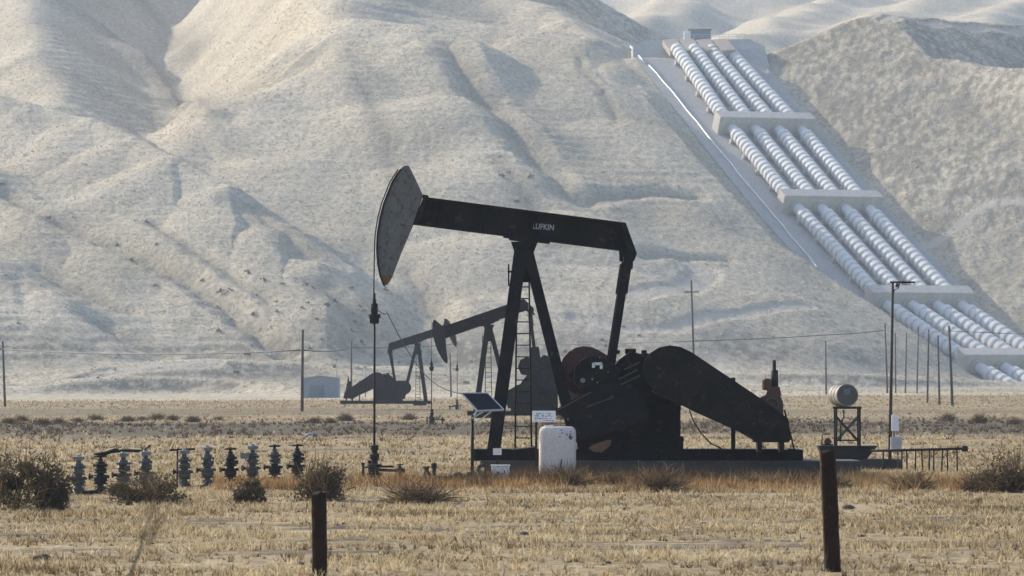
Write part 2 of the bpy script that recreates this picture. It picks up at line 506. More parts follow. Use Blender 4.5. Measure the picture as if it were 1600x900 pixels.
def empty(name, loc=(0, 0, 0), label=None, cat=None, group=None, rz=0.0, sc=1.0):
    o = bpy.data.objects.new(name, None)
    o.empty_display_size = .2
    COL.objects.link(o)
    o.location = loc; o.rotation_euler = (0, 0, rz); o.scale = (sc, sc, sc)
    return tag(o, label, cat, group)

def np_mesh(name, V, Fq, mat, attrs=None, smooth=False, parent=None):
    me = bpy.data.meshes.new(name)
    V = np.asarray(V, np.float32); Fq = np.asarray(Fq, np.int32)
    k = Fq.shape[1]
    me.vertices.add(len(V)); me.vertices.foreach_set("co", V.ravel())
    me.loops.add(Fq.size); me.loops.foreach_set("vertex_index", Fq.ravel())
    me.polygons.add(len(Fq))
    me.polygons.foreach_set("loop_start", np.arange(0, Fq.size, k, dtype=np.int32))
    if smooth:
        me.polygons.foreach_set("use_smooth", np.ones(len(Fq), bool))
    me.update(calc_edges=True)
    for an, av in (attrs or {}).items():
        at = me.attributes.new(an, 'FLOAT', 'POINT')
        at.data.foreach_set("value", np.asarray(av, np.float32).ravel())
    me.materials.append(mat)
    o = bpy.data.objects.new(name, me)
    COL.objects.link(o)
    if parent: o.parent = parent
    return o

class MB:
    """collects shapes, links them as ONE mesh object"""
    def __init__(self):
        self.v, self.f, self.s = [], [], []
    def add(self, vs, fs, smooth=False):
        o = len(self.v)
        self.v += [tuple(p) for p in vs]
        for f in fs:
            self.f.append(tuple(i + o for i in f)); self.s.append(smooth)
        return self
    def box(self, c, size, rot=None):
        hx, hy, hz = size[0] / 2, size[1] / 2, size[2] / 2
        R = rot or Matrix.Identity(3)
        c = Vector(c)
        vs = [c + R @ Vector((sx * hx, sy * hy, sz * hz)) for sx in (-1, 1) for sy in (-1, 1) for sz in (-1, 1)]
        return self.add(vs, [(0, 1, 3, 2), (4, 6, 7, 5), (0, 4, 5, 1), (2, 3, 7, 6), (0, 2, 6, 4), (1, 5, 7, 3)])
    def bar(self, a, b, w, h=None, up=(0, 1, 0)):
        """rectangular bar from a to b: w across, h along 'up'"""
        a, b = Vector(a), Vector(b); h = h or w
        t = (b - a).normalized(); u = Vector(up)
        s = t.cross(u)
        if s.length < 1e-4:
            s = t.cross(Vector((1, 0, 0)))
        s.normalize(); u = s.cross(t).normalized()
        vs = [p + s * i * w / 2 + u * j * h / 2 for p in (a, b) for i, j in ((-1, -1), (1, -1), (1, 1), (-1, 1))]
        return self.add(vs, [(3, 2, 1, 0), (4, 5, 6, 7), (0, 1, 5, 4), (1, 2, 6, 5), (2, 3, 7, 6), (3, 0, 4, 7)])
    def tube(self, pts, r, n=8, cap=True):
        pts = [Vector(p) for p in pts]
        rs = r if isinstance(r, (list, tuple)) else [r] * len(pts)
        vs, fs = [], []
        prev = None
        for i, p in enumerate(pts):
            t = (pts[min(i + 1, len(pts) - 1)] - pts[max(i - 1, 0)])
            t = t.normalized() if t.length > 1e-9 else Vector((0, 0, 1))
            if prev is None:
                s = t.cross(Vector((0, 0, 1)))
                if s.length < 1e-3: s = t.cross(Vector((0, 1, 0)))
            else:
                s = prev - t * prev.dot(t)
            s.normalize(); prev = s
            u = t.cross(s)
            for k in range(n):
                an = 2 * math.pi * k / n
                vs.append(p + (s * math.cos(an) + u * math.sin(an)) * rs[i])
        for i in range(len(pts) - 1):
            for k in range(n):
                fs.append((i * n + k, i * n + (k + 1) % n, (i + 1) * n + (k + 1) % n, (i + 1) * n + k))
        self.add(vs, fs, True)
        if cap:
            self.add(vs[:n], [tuple(range(n))[::-1]]); self.add(vs[-n:], [tuple(range(n))])
        return self
    def lathe(self, prof, base=(0, 0, 0), axis=(0, 0, 1), n=16, smooth=False):
        """prof: (radius, height along axis)"""
        ax = Vector(axis).normalized()
        s = ax.cross(Vector((0, 1, 0)) if abs(ax.y) < .9 else Vector((1, 0, 0))).normalized()
        u = ax.cross(s)
        base = Vector(base)
        vs, fs = [], []
        for r, h in prof:
            for k in range(n):
                an = 2 * math.pi * k / n
                vs.append(base + ax * h + (s * math.cos(an) + u * math.sin(an)) * max(r, 1e-4))
        m = len(prof)
        for i in range(m - 1):
            for k in range(n):
                fs.append((i * n + k, i * n + (k + 1) % n, (i + 1) * n + (k + 1) % n, (i + 1) * n + k))
        self.add(vs, fs, smooth)
        self.add(vs[:n], [tuple(range(n))[::-1]]); self.add(vs[-n:], [tuple(range(n))])
        return self
    def prism(self, poly, y0, y1, xf=None):
        """polygon in (x, z), extruded from y0 to y1"""
        n = len(poly)
        vs = [(x, y0, z) for x, z in poly] + [(x, y1, z) for x, z in poly]
        if xf: vs = [xf(*v) for v in vs]
        fs = [tuple(range(n)), tuple(range(2 * n - 1, n - 1, -1))]
        fs += [(i, i + n, (i + 1) % n + n, (i + 1) % n) for i in range(n)]
        return self.add(vs, fs)
    def ball(self, c, r, n=10, m=6, sq=(1, 1, 1)):
        vs, fs = [], []
        for i in range(m + 1):
            th = math.pi * i / m
            for k in range(n):
                ph = 2 * math.pi * k / n
                vs.append((c[0] + r * sq[0] * math.sin(th) * math.cos(ph), c[1] + r * sq[1] * math.sin(th) * math.sin(ph), c[2] + r * sq[2] * math.cos(th)))
        for i in range(m):
            for k in range(n):
                fs.append((i * n + k, i * n + (k + 1) % n, (i + 1) * n + (k + 1) % n, (i + 1) * n + k))
        return self.add(vs, fs, True)
    def ring(self, c, R, r, axis='y', n=20, m=6):
        vs, fs = [], []
        for i in range(n):
            a = 2 * math.pi * i / n
            for k in range(m):
                b_ = 2 * math.pi * k / m
                p, q = (R + r * math.cos(b_)), r * math.sin(b_)
                x, z = p * math.cos(a), p * math.sin(a)
                v = {'y': (x, q, z), 'z': (x, z, q), 'x': (q, x, z)}[axis]
                vs.append((c[0] + v[0], c[1] + v[1], c[2] + v[2]))
        for i in range(n):
            for k in range(m):
                fs.append((i * m + k, i * m + (k + 1) % m, ((i + 1) % n) * m + (k + 1) % m, ((i + 1) % n) * m + k))
        return self.add(vs, fs, True)
    def build(self, name, mat, parent=None, bevel=0.0, label=None):
        me = bpy.data.meshes.new(name)
        me.from_pydata(self.v, [], self.f)
        me.polygons.foreach_set("use_smooth", self.s)
        bm = bmesh.new(); bm.from_mesh(me)
        bmesh.ops.remove_doubles(bm, verts=bm.verts, dist=1e-5)
        bmesh.ops.recalc_face_normals(bm, faces=bm.faces)
        bm.to_mesh(me); bm.free()
        me.materials.append(mat)
        o = bpy.data.objects.new(name, me)
        COL.objects.link(o)
        if parent: o.parent = parent
        if bevel:
            md = o.modifiers.new("bevel", 'BEVEL'); md.width = bevel; md.segments = 2; md.limit_method = 'ANGLE'
        if label: o["label"] = label
        return o

KIDS = {}
def copy_tree(o, parent=None):
    """a thing with copies of its parts and sub-parts"""
    c = o.copy(); COL.objects.link(c)
    if parent: c.parent = parent
    for ch in list(o.children):
        copy_tree(ch, c)
    return c

# ------------------------------------------------------------------ the ground, the hills
def grid_faces(nr, nc):
    i = np.arange(nr - 1)[:, None] * nc + np.arange(nc - 1)[None, :]
    return np.stack([i, i + 1, i + nc + 1, i + nc], -1).reshape(-1, 4)

ZONE = 650.0
def rut(pa, pb):
    out = []
    for px, py in (pa, pb):
        d = HC * F / (py - 598.0); out += [(px - 800) * d / F, d]
    return out
TYRE = [rut((0, 862), (480, 846)), rut((900, 858), (1600, 846)), rut((0, 800), (560, 792)), rut((1000, 818), (1600, 806)), rut((600, 826), (1000, 836))]
def bands(x, y):
    """where the straw gives way to darker soil and scrub"""
    w = 26 * fbm(x / 60.0, y / 90.0, 3, 90)
    yy = y + w
    b = .85 * sstep(205, 232, yy) * sstep(330, 285, yy)
    b = np.maximum(b, .45 * sstep(352, 380, yy) * sstep(470, 420, yy))
    b = np.maximum(b, .7 * sstep(.30, .75, fbm(x / 7.0, y / 1.7, 3, 95)) * sstep(135, 120, y))
    b = np.maximum(b, .6 * sstep(.30, .8, fbm(x / 14.0, y / 6, 3, 96)) * sstep(130, 140, y) * sstep(700, 600, y))
    for (x0, y0, x1, y1) in TYRE:          # old wheel ruts in the straw
        d = np.abs((x - x0) * (y1 - y0) - (y - y0) * (x1 - x0)) / math.hypot(x1 - x0, y1 - y0)
        b = np.maximum(b, .9 * sstep(.55, .2, d + .2 * fbm(x / 1.5, y / 1.5, 2, 97)) * sstep(-.5, .1, fbm(x / 3.0, y / 3.0, 2, 98)))
    return b

ua = np.linspace(-1300, 2900, 420)
ys = np.concatenate([np.linspace(4, 40, 30), np.linspace(42, 140, 160), np.linspace(142, 400, 150), np.linspace(403, ZONE + 4, 80)])
U, Y = np.meshgrid(ua, ys)
X = (U - 800.0) * np.maximum(Y, 60) / F
Z = field_height(X, Y)
np_mesh('field', np.stack([X, Y, Z], -1).reshape(-1, 3), grid_faces(*X.shape), M['field'], {'band': bands(X, Y)}, True)["kind"] = 'structure'
# the plain behind and beside the camera, under the sheet of the field
g = np.array([(-3500, -400, -.35), (3500, -400, -.35), (3500, 2600, -.35), (-3500, 2600, -.35)])
np_mesh('ground', g, [(0, 1, 2, 3)], M['field'])["kind"] = 'structure'

ua = np.concatenate([np.linspace(-520, -60, 90, endpoint=False), np.linspace(-60, 1660, 1100), np.linspace(1665, 2150, 90)])
ys = np.concatenate([np.linspace(ZONE, 740, 34, endpoint=False), np.linspace(740, 840, 110, endpoint=False), np.linspace(840, 1190, 330, endpoint=False), np.linspace(1190, 1420, 90)])
U, Y = np.meshgrid(ua, ys)
X = (U - 800.0) * Y / F
Z = hills_height(X, Y)
scrub_shade = np.zeros(X.shape)
for P, dep, w in GULLY_W:
    d = seg_dist(X, Y, P)
    scrub_shade = np.maximum(scrub_shade, np.clip(1 - d / (w * .8), 0, 1) * .45)
# scrubby cut slope to the right of the pipes
off, _ = corridor(X, Y)
rough = sstep(16, 20, off) * sstep(1010, 1050, Y) * sstep(-.45, .25, fbm(X / 1.7, Y / 2.6, 3, 77) + .5 * fbm(X / 12, Y / 12, 2, 76))
scrub_shade = np.maximum(scrub_shade, .62 * rough)
scrub_shade = np.maximum(scrub_shade, .30 * sstep(.2, .7, fbm(X / 5, Y / 9, 3, 78)) * sstep(35, 10, Z) * sstep(1, 5, Z))
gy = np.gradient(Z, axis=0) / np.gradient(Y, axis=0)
cut = sstep(.30, .5, gy) * sstep(16, 8, Z) * sstep(-.5, .1, fbm(X / 2.2, Y / 2.2, 3, 79))  # camera-facing banks darkened in the scrub colour to stand in for shade
scrub_shade = np.maximum(scrub_shade, .75 * cut)
scrub_shade = np.maximum(scrub_shade, .5 * sstep(.1, .6, fbm(X / 1.6, Y / 4, 3, 80)) * sstep(6, 1, Z) * sstep(665, 700, Y))
dirt = np.zeros(X.shape)
for P, w in TRACK_W:
    dirt = np.maximum(dirt, sstep(w * 1.1, w * .7, seg_dist(X + .8 * vnoise(X / 5, Y / 5, 12), Y, P)))
np_mesh('hills', np.stack([X, Y, Z], -1).reshape(-1, 3), grid_faces(*X.shape), M['hill'], {'scrub': scrub_shade, 'dirt': dirt}, True)["kind"] = 'structure'

# bunch grass standing on the slopes
def hill_tufts(n, seed):
    g_ = np.random.default_rng(seed)
    pr = (np.abs(off) > 20) & (Z > .8) & (Y > 690) & (Y < 1260) & (U > -120) & (U < 1720)
    idx = np.flatnonzero(pr.ravel())
    k = g_.choice(idx, n)
    x = X.ravel()[k] + g_.uniform(-.15, .15, n); y = Y.ravel()[k] + g_.uniform(-.5, .5, n)
    z = Z.ravel()[k] + (y - Y.ravel()[k]) * gy.ravel()[k]
    R0 = np.stack([x, y, z - .06], -1)
    h = g_.uniform(.08, .27, n) * (1 + .5 * fbm(x / 6, y / 6, 2, 87)); w = h * g_.uniform(1.0, 2.4, n)
    V = []
    for q in range(3):
        a_ = g_.uniform(0, np.pi, n); ln = g_.normal(0, .25, (n, 2)) * h[:, None]
        s_ = np.stack([np.cos(a_) * w / 2, np.sin(a_) * w / 2, np.zeros(n)], -1)
        V.append(np.stack([R0 - s_, R0 + s_, R0 + np.concatenate([ln, h[:, None]], 1)], 1))
    V = np.stack(V, 1).reshape(-1, 3)
    t_ = np.repeat(np.clip(.5 + .35 * fbm(x / 14, y / 14, 3, 88) + g_.normal(0, .2, n), 0, 1), 9)
    tag(np_mesh('hill_grass', V, np.arange(len(V)).reshape(-1, 3), M['hilltuft'], {'tint': t_}), kind='stuff')
hill_tufts(100000, 61)

ua = np.linspace(-200, 2400, 330); ys = np.linspace(1425, 2240, 190)
U, Y = np.meshgrid(ua, ys); X = (U - 800.0) * Y / F
Z = far_height(X, Y)
np_mesh('distant_hills', np.stack([X, Y, np.maximum(Z, -5)], -1).reshape(-1, 3), grid_faces(*X.shape), M['hill'], {'scrub': X * 0, 'dirt': X * 0}, True)["kind"] = 'structure'

# ------------------------------------------------------------------ haze: even air round the whole scene
m = bpy.data.materials.new('haze air'); m.use_nodes = True
nt = m.node_tree
nt.nodes.remove(nt.nodes["Principled BSDF"])
pv = nt.nodes.new("ShaderNodeVolumePrincipled")
pv.inputs['Color'].default_value = (*HAZE_COLOR, 1)
pv.inputs['Density'].default_value = HAZE_DENSITY
pv.inputs['Anisotropy'].default_value = 0.25
nt.links.new(pv.outputs[0], nt.nodes["Material Output"].inputs['Volume'])
hz = MB().box((0, 1000, 96), (7400, 3400, 198)).build('haze', m)
tag(hz, kind='stuff')

# ------------------------------------------------------------------ the pipes on the hillside
S27 = math.radians(27.0)
exv = Vector((EX[0], EX[1], 0))
def station(i, k=None, n_up=0.0):
    p = Vector(PIPE_W[i])
    if k is not None:
        p = p + exv * ((k - 1.5) * (4.5 if i == 0 else 5.9))
    return p

def slope_frame(i):
    a = Vector(PIPE_W[max(i - 1, 0)]); b_ = Vector(PIPE_W[min(i + 1, len(PIPE_W) - 1)])
    dn = (b_ - a).normalized()
    dn = (dn - exv * dn.dot(exv)).normalized()
    up = exv.cross(dn); up = up if up.z > 0 else -up
    return dn, up

# bed of the corridor
V, rows = [], 0
for t_ in np.linspace(PT[0] + 1, PT[-1] - 2, 60):
    o0 = np.interp(t_, PT, PO); z0 = np.interp(t_, PT, PZ)
    wl = 17.0 if t_ > PT[1] - 30 else 17.0
    for off_ in (-wl - 1.0, -8, 0, 8, 14.2, 14.6, 15.0, 15.4):
        p = EX * (o0 + off_) + ED * t_
        V.append((p[0], p[1], z0 - 2.0 + (.35 if off_ in (14.6, 15.0) else 0)))
    rows += 1
bed = np_mesh('pipe_bed', V, grid_faces(rows, 8), M['bed'])
tag(bed, kind='structure')

words_k = ['leftmost', 'second from left', 'third from left', 'rightmost']
run_words = ['from the hilltop intake down to the topmost concrete block',
             'between the topmost and second concrete blocks',
             'between the second and third concrete blocks',
             'between the third and lowest concrete blocks',
             'below the lowest concrete block at the hill foot']
saddle_me = None
for i in range(5):
    for k in range(4):
        a_, b_ = station(i, k), station(i + 1, k)
        ax = (b_ - a_); L = ax.length; ax.normalize()
        s0, s1 = (1.0, L - 1.5) if i else (-1.0, L - 1.5)
        prof = [(1.18, s0), (1.18, s0 + (3.2 if i else 0.8))]
        h = s0 + (3.2 if i else 0.8)
        while h + 2.2 < s1:
            prof += [(1.57, h), (1.60, h + .04), (1.60, h + 1.16), (1.57, h + 1.20), (1.24, h + 1.21), (1.24, h + 2.2)]
            h += 2.2
        prof += [(1.2, s1)]
        run = empty('banded_pipe', a_, f"{words_k[k]} white banded pipe {run_words[i]}", 'pipe', 'banded pipes climbing the hill')
        ob = MB().lathe(prof, (0, 0, 0), ax, 24, True)
        ob.s = [False] * len(ob.s)
        pipe = ob.build('pipe_run', M['pipe'], run)
        me = pipe.data
        n_sad = max(3, int(L / 9))
        for q in range(n_sad):
            hh = L * (q + .6) / n_sad
            if hh < 3.5 or hh > L - 3: continue
            p = ax * hh
            dn, up = slope_frame(i)
            if saddle_me is None:
                sd_ = MB()
                R = Matrix((exv, -dn, up)).transposed()
                sd_.box((0, 0, 0), (3.9, .9, 1.3), R)
                so = sd_.build('saddle', M['pale_concrete'], run)
                saddle_me = so.data
            else:
                so = bpy.data.objects.new('saddle', saddle_me); COL.objects.link(so); so.parent = run
            so.location = p - up * 1.35

block_words = ['topmost', 'second from the top', 'third from the top', 'lowest']
for i in range(1, 5):
    dn, up = slope_frame(i)
    c = station(i)
    R = Matrix((exv, dn, up)).transposed()
    LB = 3.9
    blk = empty('anchor_block', c, f"{block_words[i-1]} pale concrete block clamping the four white pipes", 'concrete block', 'concrete blocks across the pipes')
    mb = MB().box(tuple(up * .10 - dn * (LB / 2 - .3)), (24.3, LB, 5.2), R)
    mb.build('block_body', M['pale_concrete'], blk, bevel=.12)
    mc = MB()
    for k in range(4):
        mc.lathe([(1.75, .25), (1.75, .75), (1.3, .76)], exv * ((k - 1.5) * 5.9) , dn, 16)
    # each collar where a pipe leaves the block
    for k in range(4):
        MB().lathe([(1.7, .25), (1.7, .85), (1.25, .86)], exv * ((k - 1.5) * 5.9), dn, 16).build('collar', M['pale_concrete'], blk)

# headworks at the hilltop
hw = empty('pipe_headworks', PIPE_W[0], "grey sloping concrete headworks wall where the pipes start at the hilltop", 'headworks')
dn0, up0 = slope_frame(0)
f3 = Vector((ED[0], ED[1], 0))
def hwp(px, py, dy=0):
    d_ = 1122.0 + dy
    return Vector(world_pt(px, py, d_)) - Vector(PIPE_W[0])
mb = MB()
fr = [hwp(989, 72, 6), hwp(1008, 63, 8), hwp(1170, 61, 8), hwp(1195, 72, 6), hwp(1205, 118, 0), hwp(990, 116, -2)]
bk = [p + Vector((0, 30, 0)) for p in fr[:4]] + [fr[4] + Vector((0, 30, -1)), fr[5] + Vector((0, 30, -1))]
mb.add(fr + bk, [(0, 1, 2, 3, 4, 5), (11, 10, 9, 8, 7, 6)] + [(j, j + 6, (j + 1) % 6 + 6, (j + 1) % 6) for j in range(6)])
mb.build('wall_face', M['bed'], hw)
for k in range(4):
    top = hwp(1046 + 26 * k, 66, 4.5); bot = hwp(1058 + 27 * k, 83, -2.5)
    MB().bar(top, bot, 3.5, 1.6, up=(0, -.5, 1)).build('intake_chute', M['tan'], hw)

# small control house and railing on top
p = Vector(world_pt(1087, 62, 1134))
ch = empty('control_house', p, "tiny pale control house on top of the pipe headworks", 'building')
MB().box((1.2, 0, 1.15), (4.8, 3, 2.3)).build('wall', M['shed'], ch)
MB().box((-2.4, -.5, 1.0), (1.0, 3.4, 2.0)).build('door', M['white_paint'], ch)
MB().box((1.0, 0, 2.4), (5.8, 3.8, .2)).build('roof', M['shed_dark'], ch)
p = Vector(world_pt(1017, 62.5, 1131)); q = Vector(world_pt(1165, 61, 1131))
rl = empty('guard_railing', p, "thin guard railing along the hilltop headworks", 'railing')
MB().bar((0, 0, 1.2), q - p + Vector((0, 0, 1.2)), .12).bar((0, 0, .65), q - p + Vector((0, 0, .65)), .08).build('rail', M['alu'], rl)
pm = MB().bar((0, 0, 0), (0, 0, 1.2), .1).build('post', M['alu'], rl)
for j in range(1, 12):
    o = pm.copy(); COL.objects.link(o); o.parent = rl; o.location = (q - p) * (j / 11)

def on_hill(px, py, lift=0.0):
    h = ray_hit(hills_height, px, py)
    return Vector((h[0], h[1], h[2] + lift))

pts = [on_hill(*q, .55) for q in densify([(1014, 106), (1061, 161), (1117, 230), (1196, 326), (1276, 421)], 18)]
ch = MB(); ch.tube(pts, .17, 6)
tag(ch.build('metal_chute', M['rail']), "thin bright metal chute running straight down beside the pipes", 'chute')
pts = [on_hill(*q, .55) for q in densify([(985, 76), (1008, 104)], 10)]
ch = MB(); ch.tube(pts, .24, 6)
tag(ch.build('metal_chute', M['rail']), "short bright metal chute at the left edge of the hilltop headworks", 'chute')

# ------------------------------------------------------------------ pumpjacks
PIV = Vector((0, 0, 6.30))
TH0 = math.radians(7.3)
def L0(px, py):
    """photo pixel on the main pumpjack (120 m away) -> local x, z"""
    return ((px - 820.0) / 60.0, (750.0 - py) / 60.0)
def unrot(px, py):
    x, z = L0(px, py); z -= PIV.z
    c, s = math.cos(-TH0), math.sin(-TH0)
    return (x * c + z * s, -x * s + z * c)
def posed(theta):
    c, s = math.cos(theta), math.sin(theta)
    return lambda x, y, z: (PIV.x + x * c + z * s, y, PIV.z - x * s + z * c)
Zp = lambda zx, zy: L0(740 + zx / 3.077, 500 + zy / 3.077)

def make_pumpjack(loc, label, theta, mirror=False, detail=True, mats=None, crank_up=None):
    mt = dict(M)
    if mats: mt.update(mats)
    BK = mt['black']
    r = empty('pumpjack', loc, label, 'pumpjack', 'pumpjacks in the field')
    if mirror: r.scale = (-1, 1, 1)
    xf = posed(theta)
    # horsehead: curved box, slightly narrower at the tip
    hp = [(636, 259), (631, 260), (625, 265), (619, 272), (613, 283), (608, 295), (599, 318), (593, 341), (589, 367), (588, 390), (589.5, 413), (593, 431), (599, 446.6), (606, 444), (612.5, 433.6), (626.5, 396), (645, 352.7), (659.7, 309), (661, 305), (649.6, 280.4), (639.5, 260)]
    shr = (lambda q: q) if detail else (lambda q: (-2.72 + (q[0] + 2.72) * .80, -.25 + (q[1] + .25) * .90))
    hp = [shr(unrot(*p)) for p in hp]
    head = MB().prism(hp, -.24, .24, xf).build('horsehead', mt['head'], r, bevel=.015)
    # curved track plate in front of the head, a bit wider
    edge = [shr(unrot(*p)) for p in [(625, 265), (613, 283), (608, 295), (599, 318), (593, 341), (589, 367), (588, 390), (589.5, 413), (593, 431), (599, 446.6)]]
    tr = MB(); n = len(edge)
    vs = [xf(x - o, y, z) for (x, z) in edge for o, y in ((.0, -.29), (.0, .29), (-.05, .29), (-.05, -.29))]
    fs = [(4 * i + k, 4 * i + (k + 1) % 4, 4 * i + 4 + (k + 1) % 4, 4 * i + 4 + k) for i in range(n - 1) for k in range(4)] + [(0, 1, 2, 3), (4 * n - 1, 4 * n - 2, 4 * n - 3, 4 * n - 4)]
    tr.add(vs, fs).build('track_plate', mt['dark_steel'], head)
    tipp = [shr(unrot(*p)) for p in [(594.5, 432), (599, 446.6), (606, 444), (612.0, 433.6), (607, 429)]]
    MB().prism(tipp, -.247, .247, xf).build('rusty_tip', mt['head_tip'], head)
    # walking beam: web and flanges
    tl, tr_, rc, br, bl = [unrot(*p) for p in [(663, 308), (977.5, 348.3), (994.8, 396), (967.4, 391.7), (645, 351)]]
    b = MB()
    b.prism([tl, tr_, rc, br, bl], -.04, .04, xf)
    th = .055
    b.prism([tl, tr_, (tr_[0], tr_[1] - th), (tl[0], tl[1] - th)], -.21, .21, xf)
    b.prism([(bl[0], bl[1] + th), (br[0], br[1] + th), br, bl], -.21, .21, xf)
    for xx in (-2.4, -1.2, 0.15, 1.2, 2.3):
        b.prism([(xx, bl[1] + th), (xx, tl[1] - th), (xx + .03, tl[1] - th), (xx + .03, bl[1] + th)], -.20, .20, xf)
    b.prism([(bl[0], bl[1] + .02), (tl[0] - .02, tl[1] - .02), (tl[0] + .10, tl[1] - .02), (bl[0] + .12, bl[1] + .02)], -.23, .23, xf)
    b.prism([(tl[0] - .05, tl[1] - .03), (tl[0] - .05, tl[1] + .06), (tl[0] + .10, tl[1] + .05), (tl[0] + .12, tl[1] - .03)], -.17, .17, xf)
    b.prism([tr_, rc, (rc[0] - .25, rc[1] + .02), (tr_[0] - .12, tr_[1] - .03)], -.2, .2, xf)
    beam = b.build('walking_beam', BK, r)
    # saddle bearing over the post, with its bolted feet
    sb_ = MB()
    sb_.prism([(-.40, -.10), (.34, -.10), (.34, -.002), (-.40, -.002)], -.3, .3, xf)
    sb_.prism([(-.56, -.06), (-.40, -.06), (-.40, .0), (-.56, .0)], -.2, .2, xf)
    sb_.prism([(.34, -.07), (.66, -.07), (.66, -.004), (.34, -.004)], -.2, .2, xf)
    sb_.prism([(-.06, 0), (.14, 0), (.06, .42), (.0, .42)], -.215, .215, xf)
    sb_.lathe([(.15, 0), (.15, .62)], (PIV.x, -.31, PIV.z - .22), (0, 1, 0), 14)
    sb_.prism([(-.24, 5.85), (.20, 5.85), (.34, 6.20), (-.36, 6.20)], -.26, .26)
    sb_.build('saddle_bearing', BK, r)
    # samson post: four legs
    for sy in (-1, 1):
        MB().bar((-.10, sy * .16, 6.02), (-.83, sy * .85, .62), .34, .26).build('leg', BK, r)
        MB().bar((.06, sy * .16, 6.02), (1.32, sy * .85, 1.0), .28, .24).build('leg', BK, r)
    cb = MB()
    cb.bar((-.48, -.5, 3.2), (-.48, .5, 3.2), .12).bar((-.70, -.72, 1.6), (-.70, .72, 1.6), .12)
    cb.bar((-.70, -.72, 1.6), (-.48, .5, 3.2), .07).bar((.66, -.47, 3.4), (.66, .47, 3.4), .1)
    cb.prism([(-.24, 5.15), (.24, 5.15), (.18, 6.0), (-.22, 6.0)], -.2, .2)
    cb.build('post_bracing', BK, r)
    # ladder up the back of the post
    la = [Vector((-.25, .95, .78)), Vector((.18, .95, .78))]
    lb = [Vector((-.20, .38, 5.95)), Vector((.10, .38, 5.95))]
    mb = MB()
    for p, q in zip(la, lb): mb.tube([p, q], .024, 6)
    for k in range(1, 17):
        t_ = k / 17
        mb.tube([la[0].lerp(lb[0], t_), la[1].lerp(lb[1], t_)], .016, 5)
    mb.build('ladder', mt['dark_steel'], r)
    # grease line bracket on the post
    MB().bar((-.45, -.2, 5.42), (-.14, -.2, 5.42), .05).bar((-.42, -.2, 5.62), (-.42, -.2, 5.05), .04).build('bracket', BK, r)

    # crank, counterweights, pitmans
    S = Vector((3.05, 0, 2.75)) if crank_up else Vector((3.0, 0, 1.83))
    rb = Vector(xf(2.69, 0, -.13))
    rcr = 1.02
    if crank_up:
        d_ = (rb - S).normalized(); pin = S + d_ * rcr
    else:
        Lp = 3.5
        dx, dz = rb.x - S.x, rb.z - S.z
        dd = math.hypot(dx, dz); Lp = max(Lp, dd - rcr + .02)
        a_ = (dd * dd + rcr * rcr - Lp * Lp) / (2 * dd); hh = math.sqrt(max(rcr * rcr - a_ * a_, 0))
        ux, uz = dx / dd, dz / dd
        pin = S + Vector((ux * a_ - uz * hh, 0, uz * a_ + ux * hh))
    cd = (pin - S).normalized(); cn = Vector((cd.z, 0, -cd.x))
    if cn.z < 0: cn = -cn
    eq = MB().bar(tuple(rb + Vector((.02, -1.0, -.16))), tuple(rb + Vector((.02, 1.0, -.16))), .26, .24)
    eq.prism([br, rc, (rc[0] - .03, rc[1] - .16), (rc[0] - .10, rc[1] - .30), (br[0] + .04, br[1] - .26)], -.3, .3, xf)
    eq.prism([(rc[0] - .16, rc[1] - .3), (rc[0] - .06, rc[1] - .3), (rc[0] - .06, rc[1] - .42), (rc[0] - .16, rc[1] - .42)], -.2, .2, xf)
    eq.build('equalizer', BK, r)
    for sy in (-1, 1):
        a_, b_ = rb + Vector((-.02, sy * .95, -.2)), pin + Vector((0, sy * .95, 0))
        m_ = a_.lerp(b_, .24)
        MB().bar(tuple(a_), tuple(m_), .27, .2).bar(tuple(m_), tuple(b_), .20, .16).build('pitman_arm', BK, r)
        cr = MB()
        pl = [S - cd * .35 + cn * .3, S - cd * .35 - cn * .3, S + cd * 2.05 - cn * .22, S + cd * 2.05 + cn * .22]
        cr.prism([(p.x, p.z) for p in pl], sy * .70 - .09, sy * .70 + .09)
        crank = cr.build('crank', BK, r)
        big = .86 if sy < 0 else 1.12
        so_ = -.22 if sy < 0 else 0
        wpl = []
        for t_ in np.linspace(-.5 * math.pi, .5 * math.pi, 11):
            wpl.append(S + cd * (1.72 + so_ + .62 * math.cos(t_) * big) + cn * (.60 * math.sin(t_) * big + .10))
        wpl.append(S + cd * .95 + cn * .70 * big); wpl.append(S + cd * .75 - cn * .32)
        if crank_up:      # the weights stand either side of the upright crank
            wpl = [S + cd * a0 + cn * b0 for a0, b0 in ((.25, .30), (.45, 1.0), (.95, 1.15), (1.35, .95), (1.5, .55), (1.35, .3), (2.05, .28), (2.05, -.28), (1.35, -.3), (1.5, -.55), (1.35, -.95), (.95, -1.15), (.45, -1.0), (.25, -.30))]
        cw = MB().prism([(p.x, p.z) for p in wpl], sy * 1.32 - .18, sy * 1.32 + .18)
        cw.build('counterweight', mt['red'] if sy > 0 else mt['black_rib'], crank, bevel=.03)
    if detail:
        q = Vector((1.88, 0, 2.87))
        br_ = MB()
        for a0, b0 in (((-.12, .05), (-.12, .17)), ((-.12, .15), (.10, .15)), ((.08, .15), (.08, .02))):
            br_.bar((q.x + a0[0], -1.535, q.z + a0[1]), (q.x + b0[0], -1.535, q.z + b0[1]), .07, .05)
        br_.build('glint_bars', mt['white_paint'], r)  # white bars added to paint a C-shaped glint of light
